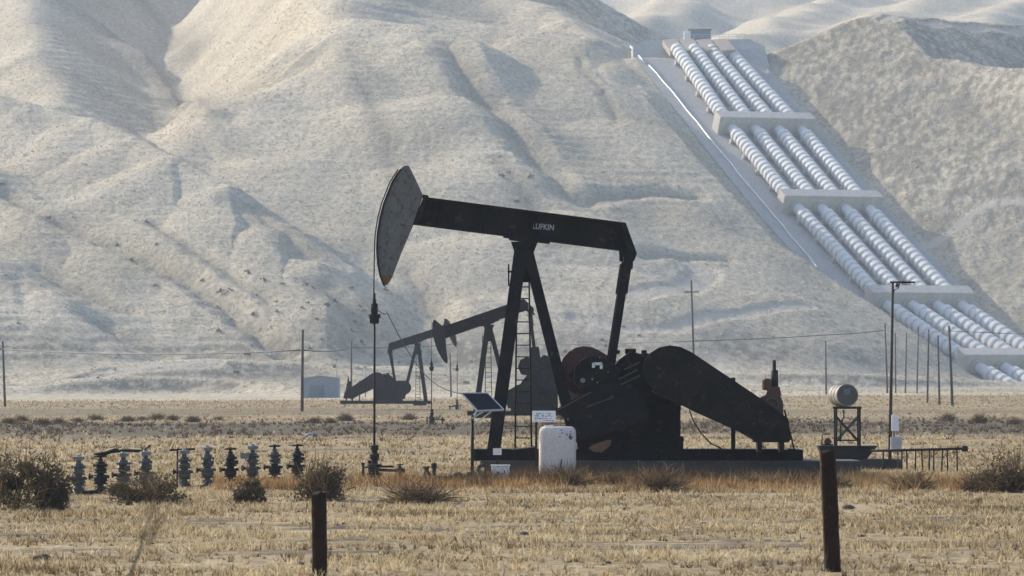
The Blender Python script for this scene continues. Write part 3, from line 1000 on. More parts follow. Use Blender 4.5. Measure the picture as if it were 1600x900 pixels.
    if detail:
        rr = random.Random(12)
        for (zx, zy, s_) in ((470, 150, .022), (600, 182, .026), (565, 285, .03), (520, 290, .07), (640, 250, .018), (590, 300, .022), (660, 368, .02), (450, 475, .028)):
            x_, z_ = Zp(zx, zy)
            MB().lathe([(s_, -.02), (s_, .02), (s_ * .5, .03)], (x_, -1.80, z_), (0, -1, 0), 6).build('bolt', mt['cap_grey'], r)
    # gearbox on its pedestal
    g = MB()
    g.prism([L0(*p) for p in [(915, 640), (930, 612), (945, 588), (967, 562), (984, 549.5), (1000, 553), (1012, 552), (1050, 590), (1064, 640)]], -.55, .55)
    for k in range(5):
        a0, b0 = L0(945 + 9 * k, 612 - 5 * k), L0(975 + 6 * k, 585 - 4 * k)
        g.bar((a0[0], -.57, a0[1]), (b0[0], -.57, b0[1]), .035, .05)
    for (xa, za, xb, zb) in ((2.25, 1.95, 2.25, 2.85), (2.7, 1.9, 2.7, 3.25), (3.25, 1.9, 3.25, 3.25), (3.7, 1.9, 3.7, 2.9)):
        g.bar((xa, -.58, za), (xb, -.58, zb), .05, .06)
    for xx in (2.4, 2.75, 3.1):
        g.box((xx, -.2, 3.33), (.14, .2, .10))
    g.tube([(3.0, -1.45, 1.83), (3.0, 1.45, 1.83)], .16, 10)
    g.box(L0(985, 549)[0:1] + (0, L0(985, 549)[1]), (.28, .5, .14))
    g.build('gearbox', mt['black_rib'], r, bevel=.02)
    p = MB()
    if crank_up: p.prism([(2.45, .8), (4.3, .8), (4.3, 3.0), (3.9, 3.55), (2.6, 3.6)], -.6, .6)
    p.prism([L0(*q) for q in [(898, 660), (906, 633), (1061.7, 633), (1061.7, 704), (902.5, 704)]], -.75, .75)
    p.prism([L0(*q) for q in [(900, 688), (1067, 688), (1067, 684), (900, 684)]], -.80, .80)
    p.build('pedestal', BK, r, bevel=.015)
    # sloping crank guard at the post side
    MB().prism([L0(*q) for q in [(866, 640), (925, 605), (985, 585), (1010, 640), (1010, 655), (900, 690), (896, 659), (880, 652)]], -1.78, -1.73).build('crank_guard', BK, r)
    # belt guard
    bgp = [(1013, 552), (1026, 543.9), (1042, 540.6), (1058.5, 542.9), (1074.7, 550.4), (1172, 615.4), (1224, 652.8), (1229, 685), (1224, 688.5), (1175.5, 688.5), (1143, 670.6), (1081, 643), (1061.7, 633), (1022.7, 613.7), (1006.5, 594), (1001.6, 578), (1004, 563)]
    bg = MB().prism([L0(*q) for q in bgp], -2.12, -1.80)
    if detail:
        for zx0, zy0, zx1, zy1 in ((850, 335, 985, 410), (940, 180, 965, 260), (965, 290, 985, 385), (1045, 380, 1110, 290), (1190, 315, 1290, 380)):
            a0, b0 = Zp(zx0, zy0), Zp(zx1, zy1)
            bg.bar((a0[0], -2.13, a0[1]), (b0[0], -2.13, b0[1]), .03, .02)
    bg.build('belt_guard', mt['guard'] if detail else BK, r, bevel=.02)
    if detail:
        for za, zb in (((400, 432), (560, 345)), ((690, 285), (780, 240)), ((700, 310), (790, 268)), ((715, 240), (790, 205)), ((540, 415), (660, 372)), ((845, 340), (985, 408))):
            a0, b0 = Zp(*za), Zp(*zb)
            MB().bar((a0[0], -1.80, a0[1]), (b0[0], -1.80, b0[1]), .035, .03).build('guard_trim', mt['guard_trim'], r)
        MB().prism([Zp(545, 610), Zp(570, 595), Zp(640, 572), Zp(655, 575), Zp(650, 600), Zp(610, 632), Zp(570, 628)], -1.83, -1.79).build('rust_patch', mt['head_tip'], r)
    # engine, its air cleaner and stack
    e = MB()
    e.prism([L0(*q) for q in [(1174, 632), (1180, 622), (1190, 617), (1214, 617), (1218, 628), (1219, 652), (1228, 660), (1228, 690), (1172, 690)]], -1.6, -.7)
    e.prism([L0(*q) for q in [(1198, 604), (1213, 604), (1216, 618), (1190, 618)]], -1.5, -.85)
    eng = e.build('engine', mt['orange'] if detail else BK, r, bevel=.03)
    ac = MB().lathe([(.06, -.16), (.115, -.15), (.12, .10), (.10, .13), (.04, .15)], (L0(1193, 600)[0], -1.45, L0(1193, 600)[1]), (0, 0, 1), 14).tube([(L0(1193, 600)[0], -1.45, L0(1193, 600)[1] - .1), (L0(1204, 612)[0], -1.35, L0(1204, 612)[1])], .06, 8)
    ac.build('air_cleaner', mt['orange'] if detail else BK, eng)
    x0, z0 = L0(1206, 612); x1, z1 = L0(1205, 563)
    MB().tube([(x0, -1.3, z0), (x0 - .01, -1.3, z0 + .55), (x0 - .015, -1.3, z0 + .56), (x1, -1.3, z1)], [.10, .10, .055, .05], 10).build('exhaust_stack', mt['dark_steel'], eng)
    MB().ring((L0(1200, 632)[0], -1.64, L0(1200, 632)[1]), .16, .03, 'y', 16, 6).build('flywheel_ring', mt['steel'], eng)
    # skid under everything
    s = MB()
    for sy in (-.8, .8):
        s.box((2.9, sy, .66), (8.5, .24, .28))
        s.box((2.9, sy, .53), (8.5, .34, .03)); s.box((2.9, sy, .79), (8.5, .34, .03))
    for xx in (-1.1, .6, 1.6, 3.0, 4.2, 5.4, 6.8, 7.1):
        s.box((xx, 0, .66), (.2, 1.5, .26))
    s.prism([L0(*q) for q in [(788, 704), (800, 702), (837, 698), (842, 728), (770, 728), (768, 716)]], -.95, .95)
    s.prism([L0(*q) for q in [(1228, 700), (1250, 702), (1248, 708), (1236, 722), (1220, 722)]], -.95, .95)
    s.bar((L0(1222, 640)[0], -1.0, L0(1222, 640)[1]), (L0(1238, 704)[0], -1.0, L0(1238, 704)[1]), .04)
    s.build('skid', BK, r)
    for q in (1182, 1216):
        x_, _ = L0(q, 0)
        MB().box((x_, -1.2, .88), (.12, .8, .28)).build('engine_mount', mt['dark_steel'], r)
    x_, z_ = L0(1143, 700)
    MB().box((x_, -.9, (.8 + L0(0, 590)[1]) / 2), (.11, .11, L0(0, 590)[1] - .8)).build('guard_post', mt['dark_steel'], r)
    if detail:
        cbp = [L0(1075, 640), L0(1080, 655), L0(1092, 675), L0(1108, 692), L0(1130, 703)]
        MB().tube([(x, -1.0, z) for x, z in cbp], .02, 6).build('hanging_cable', mt['rubber'], r)
        MB().bar((L0(1063, 0)[0], -.9, .75), (L0(1063, 0)[0], -.9, 1.15), .09).build('stub_post', BK, r)
    # concrete pad
    if detail: MB().box((3.75, 0, .22), (9.8, 2.6, .60)).build('foundation_pad', mt['concrete'], r, bevel=.02)
    # bridle, carrier bar and polished rod hang plumb from the head's tangent
    ex_ = [xf(x - .03, 0, z) for x, z in edge]
    tx = min(p[0] for p in ex_)
    k0 = min(range(len(ex_)), key=lambda i: ex_[i][0])
    top = ex_[0]
    zc_ = L0(0, 488)[1] if not crank_up else 3.6
    if mirror: zc_ = 3.9
    wl = [ex_[i] for i in range(0, k0 + 1)] + [(tx - .02, 0, zc_ + .2)]
    mb = MB()
    for oy in (-.10, .10):
        mb.tube([(p[0] - .02, oy, p[2]) for p in wl], .015, 6)
    bri = mb.build('bridle', mt['rope'], r)
    cbm = MB()
    cbm.box((tx - .02, 0, zc_ + .05), (.16, .5, .14)).lathe([(.07, -.30), (.10, -.28), (.10, -.16), (.16, -.15), (.16, -.05), (.09, -.04), (.09, .22), (.05, .24), (.05, .34)], (tx - .02, 0, zc_), (0, 0, 1), 10)
    cbm.box((tx - .02, 0, zc_ - .22), (.24, .2, .12))
    cbm.build('carrier_bar', mt['dark_steel'], r)
    MB().tube([(tx - .02, 0, zc_ + .5), (tx - .02, 0, .55)], .030, 8).build('polished_rod', mt['dark_steel'], r)
    if detail:
        # maker's lettering on the beam
        cu = bpy.data.curves.new('lettering', 'FONT'); cu.body = "LUFKIN"; cu.size = .205; cu.extrude = .006; cu.offset = .006
        cu.align_x = 'LEFT'; cu.space_character = 1.05
        to = bpy.data.objects.new('lettering', cu); COL.objects.link(to)
        bpy.context.view_layer.update()
        me = bpy.data.meshes.new_from_object(to.evaluated_get(bpy.context.evaluated_depsgraph_get()))
        bpy.data.objects.remove(to)
        lt = bpy.data.objects.new('lettering', me); COL.objects.link(lt); lt.parent = beam
        me.materials.clear(); me.materials.append(mt['letter'])
        x_, z_ = L0(831.5, 357.5)
        lt.location = (x_, -.058, z_); lt.rotation_euler = (math.radians(90), math.radians(4.0), 0)
        lt.scale = (.80, 1, 1)
    return r, (-tx if mirror else tx), zc_

main_jack, TX, ZC = make_pumpjack((20 / 60, 120, 0), "large black pumpjack with grey rusty horsehead, nearest in the field beside the white tank", TH0)
def ground_z(x, y): return float(field_height(np.array([x]), np.array([y]))[0])
def at(px, d): return Vector(((px - 800.0) * d / F, d, ground_z((px - 800.0) * d / F, d)))

hz_m = {'red': M['black'], 'head': M['dark_steel'], 'head_tip': M['dark_steel']}
p = at(764, 288)
jack_b, TXB, ZCB = make_pumpjack(p, "dark pumpjack right behind the big one, its beam rising to the right", math.radians(-19), detail=False, crank_up=True, mats=hz_m)
p = at(652, 432)
jack_c, TXC, ZCC = make_pumpjack(p, "small distant dark pumpjack on the left facing right, horsehead raised", math.radians(18), mirror=True, detail=False, mats=hz_m)

# ------------------------------------------------------------------ wellheads, tank, solar panel and the rest of the well site
def make_wellhead(loc, label, sc=1.0, side=1):
    r = empty('wellhead', loc, label, 'wellhead', 'wellheads under the pumpjacks')
    MB().lathe([(.16, -.1), (.16, .12), (.20, .13), (.20, .20), (.12, .21), (.12, .34), (.19, .35), (.19, .42), (.09, .43), (.09, .52)], n=14).build('casing_head', M['dark_steel'], r)
    MB().lathe([(.07, .52), (.10, .54), (.13, .60), (.13, .68), (.08, .72), (.08, .78), (.11, .80), (.11, .90), (.06, .93)], n=14).build('stuffing_box', M['dark_steel'], r)
    MB().tube([(0, 0, .28), (side * .68, 0, .25), (side * .70, 0, .25)], .04, 8).tube([(side * .1, 0, .36), (side * .5, 0, .36)], .028, 8).build('flow_line', M['dark_steel'], r)
    v = MB().lathe([(.05, -.25), (.05, -.05), (.10, -.04), (.11, .06), (.05, .08), (.035, .14)], (side * .66, 0, .25), n=10)
    v.tube([(side * .72, 0, .25), (side * .80, 0, .25)], .05, 8).build('valve', M['dark_steel'], r)
    MB().tube([(side * .66 - .08, 0, .41), (side * .66 + .08, 0, .41)], .018, 6).build('valve_handle', M['dark_steel'], r)
    for xx, h in ((-.30, .40), (-.13, .46)):
        MB().tube([(side * xx, .05, -.05), (side * xx, .05, h)], .035, 8).lathe([(.05, h), (.05, h + .06)], (side * xx, .05, 0), n=8).tube([(side * xx, .05, h - .06), (0, .05, h - .06)], .022, 6).build('side_riser', M['dark_steel'], r)
    return r
q = Vector((main_jack.location.x + TX - .02, 120, 0)); q.z = ground_z(q.x, 120)
make_wellhead(q, "black wellhead piping under the rod of the big pumpjack")
q = jack_b.location + Vector((TXB, 0, 0)); make_wellhead(q, "small wellhead under the middle pumpjack's hanging rod")
q = jack_c.location + Vector((TXC, 0, 0)); make_wellhead(q, "tiny distant wellhead under the rod of the far left-hand pumpjack", side=-1)

# cable from the carrier bar down to the solar panel's post
x0 = main_jack.location.x + TX
pts = [Vector((x0, 119.9, ZC + .1)), Vector((x0 + .25, 119.8, ZC - .06)), Vector((x0 + .32, 119.8, ZC - .02))]
e1 = Vector(world_pt(724, 616, 117.2))
for k in range(1, 13):
    t_ = k / 12
    p = pts[2].lerp(e1, t_); p.z -= .55 * math.sin(math.pi * t_) ** 1.0
    pts.append(p)
tag(MB().tube(pts, .012, 5).build('sensor_cable', M['rope']), "thin sensor cable drooping from the rod clamp to the solar panel", 'cable')

# solar panel
sp = empty('solar_panel', at(738, 117), "small tilted solar panel on a thin pole left of the pumpjack post", 'solar panel')
O = sp.location
def rel(px, py, d): return Vector(world_pt(px, py, d)) - O
tl, tr_ = rel(721.5, 614.5, 117.25), rel(762, 614.5, 117.25)
br, bl = rel(787, 640, 116.85), rel(746, 642, 116.85)
nrm = (tr_ - tl).cross(bl - tl).normalized()
if nrm.z < 0: nrm = -nrm
mb = MB()
dn_ = -nrm * .03
mb.add([tl, tr_, br, bl, tl + dn_, tr_ + dn_, br + dn_, bl + dn_], [(0, 1, 2, 3), (7, 6, 5, 4), (0, 4, 5, 1), (1, 5, 6, 2), (2, 6, 7, 3), (3, 7, 4, 0)])
mb.build('cell_panel', M['panel'], sp)
mb = MB()
for a_, b_ in ((tl, tr_), (tr_, br), (br, bl), (bl, tl)):
    mb.bar(a_ - nrm * .012, b_ - nrm * .012, .03, .05, up=nrm)
mb.build('frame', M['alu'], sp)
MB().tube([(0, 0, -.05), (0, 0, 1.72)], .042, 8).build('pole', M['dark_steel'], sp)
mb = MB().bar(Vector((-.10, 0, 1.58)), bl.lerp(br, .2) - nrm * .05, .04).bar(Vector((0, 0, 1.66)), tl.lerp(br, .5) - nrm * .04, .06).bar(tl.lerp(bl, .3) - nrm * .05, tr_.lerp(br, .3) - nrm * .05, .035)
mb.bar(Vector((0, 0, 1.45)), br.lerp(tr_, .3) - nrm * .05, .03)
mb.build('bracket', M['alu'], sp)
MB().box((-.02, 0, .10), (.22, .22, .34)).build('footing', M['concrete'], sp, bevel=.01)

# white chemical tank
tk = empty('chemical_tank', at(871, 117.2), "milky white plastic chemical tank standing against the big pumpjack", 'tank')
def rrect(w, d, rad, n=5):
    out = []
    for cx_, cy_, a0 in ((w / 2 - rad, d / 2 - rad, 0), (-w / 2 + rad, d / 2 - rad, 90), (-w / 2 + rad, -d / 2 + rad, 180), (w / 2 - rad, -d / 2 + rad, 270)):
        for k in range(n + 1):
            a_ = math.radians(a0 + 90 * k / n)
            out.append((cx_ + rad * math.cos(a_), cy_ + rad * math.sin(a_)))
    return out
prof = [(0.92, .14), (.94, .17), (.94, 1.22), (.93, 1.30), (.88, 1.38), (.78, 1.425), (.70, 1.43)]
vs, fs = [], []
for w_, z_ in prof:
    for x_, y_ in rrect(w_, w_ * .85, min(.17, w_ * .3)):
        vs.append((x_, y_, z_))
n_ = 24
for i in range(len(prof) - 1):
    for k in range(n_):
        fs.append((i * n_ + k, i * n_ + (k + 1) % n_, (i + 1) * n_ + (k + 1) % n_, (i + 1) * n_ + k))
mb = MB().add(vs, fs, True).add(vs[:n_], [tuple(range(n_))[::-1]]).add(vs[-n_:], [tuple(range(n_))])
mb.build('tank_body', M['tote'], tk)
MB().box((-.22, -.1, 1.435), (.24, .2, .05)).build('lid', M['white'], tk, bevel=.015)
MB().box((0, 0, .06), (1.0, .9, .2)).build('stand', M['dark_steel'], tk)
y_ = -.93 * .85 / 2 - .004
def diamond(cx_, cz_, s_, mat, dy=0, par=None, name='hazard_label'):
    MB().prism([(cx_ - s_, cz_), (cx_, cz_ - s_), (cx_ + s_, cz_), (cx_, cz_ + s_)], y_ - .004 - dy, y_ + .002 - dy).build(name, mat, par or tk)
mb = MB(); rr = random.Random(21)
for _ in range(16):
    cx0, cz0, s0 = rr.uniform(.06, .40), rr.uniform(1.06, 1.36), rr.uniform(.012, .04)
    mb.box((cx0, y_ + .002 + rr.uniform(-.002, .002), cz0), (s0 * 1.6, .008, s0), Matrix.Rotation(rr.uniform(-.8, .8), 3, 'Y'))
mb.build('label_print', M['blue_mark'], tk)
MB().prism([(.27, 1.17), (.32, 1.12), (.37, 1.17), (.32, 1.22)], y_ - .006, y_ + .002).build('hazard_label', M['dark_mark'], tk)
MB().tube([(-.0, y_ - .02, .20), (.06, y_ - .02, .34), (.09, y_ - .02, .52), (.10, y_ - .02, .60)], .014, 6).build('hose', M['rubber'], tk)

# sign beside the tank
sg = empty('notice_sign', at(850, 118.2), "white notice board with faded blue marks above the white tank", 'sign')
MB().box((0, 0, 1.68), (.60, .025, .29)).build('board', M['white_paint'], sg, bevel=.02)
MB().box((-.20, .05, .85), (.06, .06, 1.6)).build('post', M['dark_steel'], sg)
mb = MB(); rr = random.Random(8)
for zz in (1.75, 1.69, 1.63, 1.58):
    x_ = -.24
    while x_ < .22:
        w_ = rr.uniform(.02, .07)
        if rr.random() < .75: mb.box((x_ + w_ / 2, -.0145, zz + rr.uniform(-.008, .008)), (w_, .004, rr.uniform(.015, .035)))
        x_ += w_ + rr.uniform(.012, .03)
mb.build('faded_print', M['blue_mark'], sg)

# battery box and the little wheel at the foot of the post
bx = empty('battery_box', at(782, 117.4), "small white box with dark smudges at the pumpjack's left foot", 'box')
MB().box((0, 0, .25), (.47, .35, .34)).build('case', M['white'], bx, bevel=.015)
MB().box((0, 0, .435), (.50, .38, .03)).build('lid', M['white_paint'], bx, bevel=.008)
mb = MB()
for (a0, b0, w0, h0) in ((-.10, .16, .14, .03), (-.06, .20, .05, .06), (.04, .17, .09, .025), (.10, .22, .03, .09)):
    mb.box((a0, -.178, b0 + .05), (w0, .006, h0))
mb.build('smudges', M['dark_mark'], bx)
wh = empty('cart_wheel', at(754, 117.6), "small black wheel with pale hub beside the pumpjack's left foot", 'wheel')
MB().ring((0, 0, .33), .11, .045, 'y', 20, 8).build('tyre', M['rubber'], wh)
MB().lathe([(.045, -.05), (.045, .05)], (0, 0, .33), (0, 1, 0), 12).build('hub', M['white'], wh)
MB().tube([(0, .05, .33), (.4, .05, .30)], .02, 6).build('axle', M['dark_steel'], wh)
bb = empty('tag_plate', at(777, 118.0), "pale square plate low on the pumpjack's left leg", 'plate')
MB().box((0, 0, .78), (.22, .02, .17)).build('plate', M['white'], bb)
MB().box((0, .03, .45), (.05, .03, .85)).build('stake', M['dark_steel'], bb)

# low pipework left of the pumpjack
pw = empty('valve_cone', at(666, 118.6), "low black cone-shaped valve on the ground pipe", 'valve')
MB().lathe([(.20, -.02), (.19, .10), (.10, .22), (.06, .30), (.06, .36)], n=12).build('body', M['dark_steel'], pw)
MB().tube([(-.10, 0, .37), (.10, 0, .37)], .02, 6).build('handle', M['dark_steel'], pw)
pw = empty('pipe_riser', at(678, 118.6), "short capped pipe riser sticking up from the ground pipe", 'pipe')
MB().tube([(0, 0, -.05), (0, 0, .40)], .05, 8).build('riser', M['dark_steel'], pw)
MB().lathe([(.075, .34), (.075, .46), (.05, .48)], n=10).build('cap', M['dark_steel'], pw)
a_, b_ = at(672, 118.4), at(735, 118.4)
pw = empty('ground_pipe', a_, "dark pipe lying on the ground left of the solar panel", 'pipe')
MB().tube([(0, 0, .10), (b_ - a_) + Vector((0, 0, .10))], .05, 8).build('pipe', M['dark_steel'], pw)
MB().lathe([(.06, -.10), (.12, -.06), (.12, .06), (.06, .10)], (b_ - a_) * .70 + Vector((0, 0, .14)), (0, 0, 1), 10).build('valve', M['dark_steel'], pw)

# the row of valve risers on the left
VX = [122.5, 157, 192.5, 227.5, 288, 324, 360, 394.5, 429, 464.5]
VT = [710, 708, 706.5, 705, 703, 698, 698, 695, 693, 692]
VL = ["pale-capped valve riser at the left end of the row, beside the biggest shrub",
      "second valve riser from the left end, a dark bent pipe on top",
      "third valve riser from the left end, silver cap, above the low shrub",
      "fourth valve riser from the left end, half hidden by the low shrub",
      "fifth valve riser from the left end, under a flat dark bar",
      "sixth valve riser from the left end, tall with a pale cap",
      "seventh valve riser from the left end, dark cap",
      "eighth valve riser from the left end, a pale box on its side",
      "ninth valve riser from the left end, next to the last one",
      "all-black valve riser at the right end of the row"]
MAN = 'valve risers in a row'
for k in range(10):
    base_py = 773 - 17 * k / 9
    d_ = HC * F / (base_py - 598)
    p = at(VX[k], d_)
    H = (base_py - VT[k]) * d_ / F
    r = empty('valve_riser', p, VL[k], 'valve', MAN)
    dark = k in (6, 9)
    body = M['dark_steel'] if k in (1, 6, 8, 9) else M['steel']
    capm = M['dark_steel'] if k in (1, 6, 9, 8) else M['cap_grey']
    s_ = H
    rv = random.Random(70 + k)
    def J(v): return v * rv.uniform(.9, 1.1)
    MB().lathe([(.07, -.1), (.07, .10 * s_), (J(.12), .10 * s_), (J(.12), .135 * s_), (.085, .135 * s_), (.085, .15 * s_), (.12, .15 * s_), (.12, .18 * s_), (.06, .19 * s_), (.06, .26 * s_)], n=10).build('riser_pipe', body, r)
    mb = MB().lathe([(.06, .23 * s_), (J(.14), .235 * s_), (J(.14), .27 * s_), (.10, .275 * s_), (J(.135), .32 * s_), (.12, .39 * s_), (.10, .40 * s_), (J(.15), .405 * s_), (J(.15), .445 * s_), (.075, .45 * s_), (.075, .50 * s_)], n=10)
    mb.box((0, -.10, .34 * s_), (J(.14), .10, J(.10)))
    for q in range(6):
        a0 = q * 1.05 + k; mb.box((.125 * math.cos(a0), .125 * math.sin(a0), .425 * s_), (.03, .03, .075))
    mb.build('lower_valve', body, r)
    mb = MB().lathe([(.075, .50 * s_), (J(.13), .505 * s_), (J(.13), .545 * s_), (.09, .55 * s_), (J(.13), .60 * s_), (.08, .655 * s_), (.08, .68 * s_), (J(.145), .685 * s_), (J(.145), .72 * s_), (.10, .73 * s_), (.085, .79 * s_), (.05, .80 * s_), (.05, .86 * s_)], n=9)
    mb.box((J(.06), -.09, .60 * s_), (J(.13), .09, J(.09)))
    for q in range(5):
        a0 = q * 1.26 + k * .7; mb.box((.12 * math.cos(a0), .12 * math.sin(a0), .70 * s_), (.03, .03, .07))
    mb.build('upper_valve', body if k % 2 else M['steel'] if not dark else body, r)
    if k in (1, 6, 8, 9):
        MB().ring((0, 0, .93 * s_), .105, .028, 'z', 16, 6).tube([(-.10, 0, .93 * s_), (.10, 0, .93 * s_)], .018, 6).tube([(0, 0, .84 * s_), (0, 0, .97 * s_)], .03, 8).build('hand_wheel', capm, r)
    else:
        MB().lathe([(.05, .84 * s_), (.05, .87 * s_), (J(.11), .875 * s_), (.12, .955 * s_), (.10, .965 * s_), (.05, .97 * s_), (.04, 1.0 * s_)], n=7).build('cap', capm, r)
    mb = MB().tube([(-.12, 0, .42 * s_), (-.20, 0, .42 * s_)], .038, 8)
    mb.ring((-.21, 0, .42 * s_), .062, .016, 'x', 14, 5).box((-.21, 0, .42 * s_), (.02, .12, .02))
    mb.build('side_valve', M['dark_steel'], r)
    MB().tube([(.12, 0, .42 * s_), (.17, 0, .42 * s_)], .035, 6).build('side_plug', body, r)
    r.rotation_euler = (0, 0, rv.uniform(-.35, .35)); r.scale = (1.2, 1.2, 1)
    if k == 7: MB().box((-.12, -.1, .72 * s_), (.18, .12, .14)).build('side_box', M['cap_grey'], r)
    if k == 1: MB().tube([(-.12, 0, .98 * s_), (.10, 0, 1.0 * s_), (.28, 0, 1.08 * s_), (.34, 0, 1.07 * s_)], .045, 8).build('bent_pipe', M['dark_steel'], r)
    if k == 3: MB().tube([(-.02, 0, 1.0 * s_), (.10, 0, 1.13 * s_)], .022, 6).build('lever', M['dark_steel'], r)
d_ = 109.0
r = empty('flat_bar_stand', at(277, d_), "flat dark bar on a thin rod over the valve risers", 'bar')
p = r.location
a_, b_ = Vector(world_pt(265, 703.5, d_)) - p, Vector(world_pt(305, 701.5, d_)) - p
MB().bar(a_, b_, .10, .05, up=(0, 0, 1)).build('bar', M['dark_steel'], r)
MB().tube([(0, 0, 0), (0, 0, a_.z - .02)], .022, 6).build('rod', M['dark_steel'], r)
for (xa, xb, py, d_, lab) in ((124, 158, 772, 104.6, "low dark pipe joining the two left-end valve risers"), (289, 326, 764, 109.0, "low dark pipe joining the fifth and sixth valve risers"), (170, 222, 706.5, 108.0, "thin raised pipe running from the second valve riser to the fourth")):
    a_, b_ = Vector(world_pt(xa, py, d_)), Vector(world_pt(xb, py - 1.5, d_ + .6))
    mb = MB()
    if py > 750: mb.tube([a_ + Vector((0, 0, .15)), a_ + Vector((.12, 0, .02)), b_ + Vector((-.12, 0, .02)), b_ + Vector((0, 0, .15))], .06, 8)
    else: mb.tube([a_, a_.lerp(b_, .5) + Vector((0, 0, .03)), b_], .035, 8)
    tag(mb.build('joining_pipe', M['dark_steel']), lab, 'pipe', 'pipes among the valve risers')

# drum on a lattice stand over a drip tray
dS = 133.0
def lp(px, py, o, d=dS): return Vector(world_pt(px, py, d)) - o
r = empty('drum_stand', at(1323, dS), "dark lattice stand carrying the raised drum", 'stand')
o = r.location
c4 = [(1305.5, -.35), (1342, -.35), (1305.5, .35), (1342, .35)]
for px, dy in c4:
    a_, b_ = lp(px, 697, o), lp(px, 636, o); a_.y += dy; b_.y += dy
    MB().bar(a_, b_, .055).build('leg', M['dark_steel'], r)
mb = MB()
for dy in (-.35, .35):
    for (x0_, y0_, x1_, y1_) in ((1305.5, 650, 1342, 690), (1342, 650, 1305.5, 690), (1305.5, 688, 1342, 688)):
        a_, b_ = lp(x0_, y0_, o), lp(x1_, y1_, o); a_.y += dy + .02; b_.y += dy + .02
        mb.bar(a_, b_, .035)
for px in (1305.5, 1342):
    a_, b_ = lp(px, 650, o), lp(px, 690, o); a_.y -= .35; b_.y += .35
    mb.bar(a_, b_, .035)
mb.build('cross_bracing', M['dark_steel'], r)
a_, b_ = lp(1302.5, 637, o), lp(1344.5, 637, o)
mb = MB()
for dy in (-.35, .35): mb.bar(a_ + Vector((0, dy, 0)), b_ + Vector((0, dy, 0)), .07)
mb.bar(a_ + Vector((.1, -.35, 0)), a_ + Vector((.1, .35, 0)), .07).bar(b_ + Vector((-.1, -.35, 0)), b_ + Vector((-.1, .35, 0)), .07)
mb.build('top_frame', M['dark_steel'], r)
MB().tube([lp(1317, 640, o) + Vector((0, -.3, 0)), lp(1317, 652, o) + Vector((0, -.3, 0)), lp(1312, 660, o) + Vector((0, -.3, 0)), lp(1312, 690, o) + Vector((0, -.3, 0))], .03, 6).build('drain_pipe', M['steel'], r)
c = Vector(world_pt(1324, 617.5, dS - .45))
r = empty('steel_drum', c, "weathered drum lying on the raised lattice stand", 'drum')
ax = Vector((-.20, 1, 0)).normalized()
MB().lathe([(.325, 0), (.325, .02), (.315, .03), (.315, .30), (.332, .32), (.315, .34), (.315, .60), (.332, .62), (.315, .64), (.315, .90), (.325, .92), (.325, .93)], (0, 0, 0), ax, 28, False).build('shell', M['drum'], r)
MB().lathe([(.295, -.006), (.295, .004)], (0, 0, 0), ax, 28).build('end_plate', M['drum_end'], r)
side_ = Vector((0, 0, 1)).cross(ax).normalized()
R = Matrix((side_, ax, Vector((0, 0, 1)))).transposed()
MB().box(-ax * .01 + Vector((0, 0, .10)) + side_ * .02, (.2, .008, .19), R).build('label_plate', M['bluestone'], r)
r = empty('drip_tray', at(1322, dS), "dark trough-shaped drip tray under the drum stand", 'tray')
o = r.location
f = [lp(1278, 698.5, o), lp(1367, 698.5, o), lp(1353, 716, o), lp(1286, 716, o)]
MB().prism([(q.x, q.z) for q in f], -.55, .55).build('trough', M['dark_steel'], r)
MB().box(((f[0].x + f[1].x) / 2, 0, f[0].z + .02), (f[1].x - f[0].x + .06, 1.2, .04)).build('rim', M['dark_steel'], r)
tag(MB().box(at(1318, 133) + Vector((0, 0, 0)), (3.2, 1.4, .66)).build('concrete_pad', M['concrete'], bevel=.02), "low concrete block under the drip tray", 'concrete block')
r = empty('transfer_pump', lp(1293, 696, Vector()), "small red-brown pump with a pipe loop on the drip tray", 'pump')
MB().lathe([(.07, -.02), (.10, .0), (.11, .2), (.05, .26)], (.0, -.1, .12), (0, 1, 0), 14).build('motor', M['orange'], r)
MB().tube([(-.16, 0, 0), (-.16, 0, .30), (-.12, 0, .33), (.08, 0, .33)], .02, 6).build('pipe_loop', M['steel'], r)
MB().box((.0, 0, .02), (.30, .3, .04)).build('base_plate', M['dark_steel'], r)

# service pole with cabinets
r = empty('service_pole', at(1390, 132), "tall thin dark pole with a short arm at its top", 'pole')
o = r.location
MB().tube([Vector((0, 0, -.1)), lp(1395, 441, o, 132)], [.052, .038], 8).build('pole', M['wood'], r)
t_ = lp(1393.5, 441, o, 132)
MB().bar(t_ + Vector((-.05, 0, 0)), t_ + Vector((.66, 0, .0)), .05).build('arm', M['dark_steel'], r)
mb = MB().lathe([(.05, -.10), (.06, 0), (.03, .02)], t_ + Vector((.16, 0, -.05)), n=8)
mb.build('insulator', M['steel'], r)
MB().tube([t_ + Vector((.24, 0, 0)), t_ + Vector((.18, 0, -.18)), t_ + Vector((.08, 0, -.22)), t_ + Vector((.02, 0, -.4))], .014, 5).build('drop_wire', M['rubber'], r)
r = empty('electric_cabinet', Vector(world_pt(1398.5, 661, 131.7)), "tall narrow pale cabinet fixed on the service pole", 'cabinet', 'cabinets on the service pole')
MB().box((0, 0, 0), (.20, .2, .46)).build('case', M['white_paint'], r, bevel=.012)
MB().tube([(-.03, 0, -.2), (-.03, 0, -.42)], .02, 6).build('conduit', M['steel'], r)
r = empty('electric_cabinet', Vector(world_pt(1400, 694.5, 131.7)), "squat grey cabinet with rounded corners, lower on the service pole", 'cabinet', 'cabinets on the service pole')
MB().box((0, 0, 0), (.32, .22, .44)).build('case', M['grey_box'], r, bevel=.04)
MB().box((0, -.115, 0), (.24, .012, .34)).build('door', M['grey_box'], r)
MB().tube([(.05, 0, -.2), (.05, 0, -.85)], .022, 6).build('conduit', M['steel'], r)

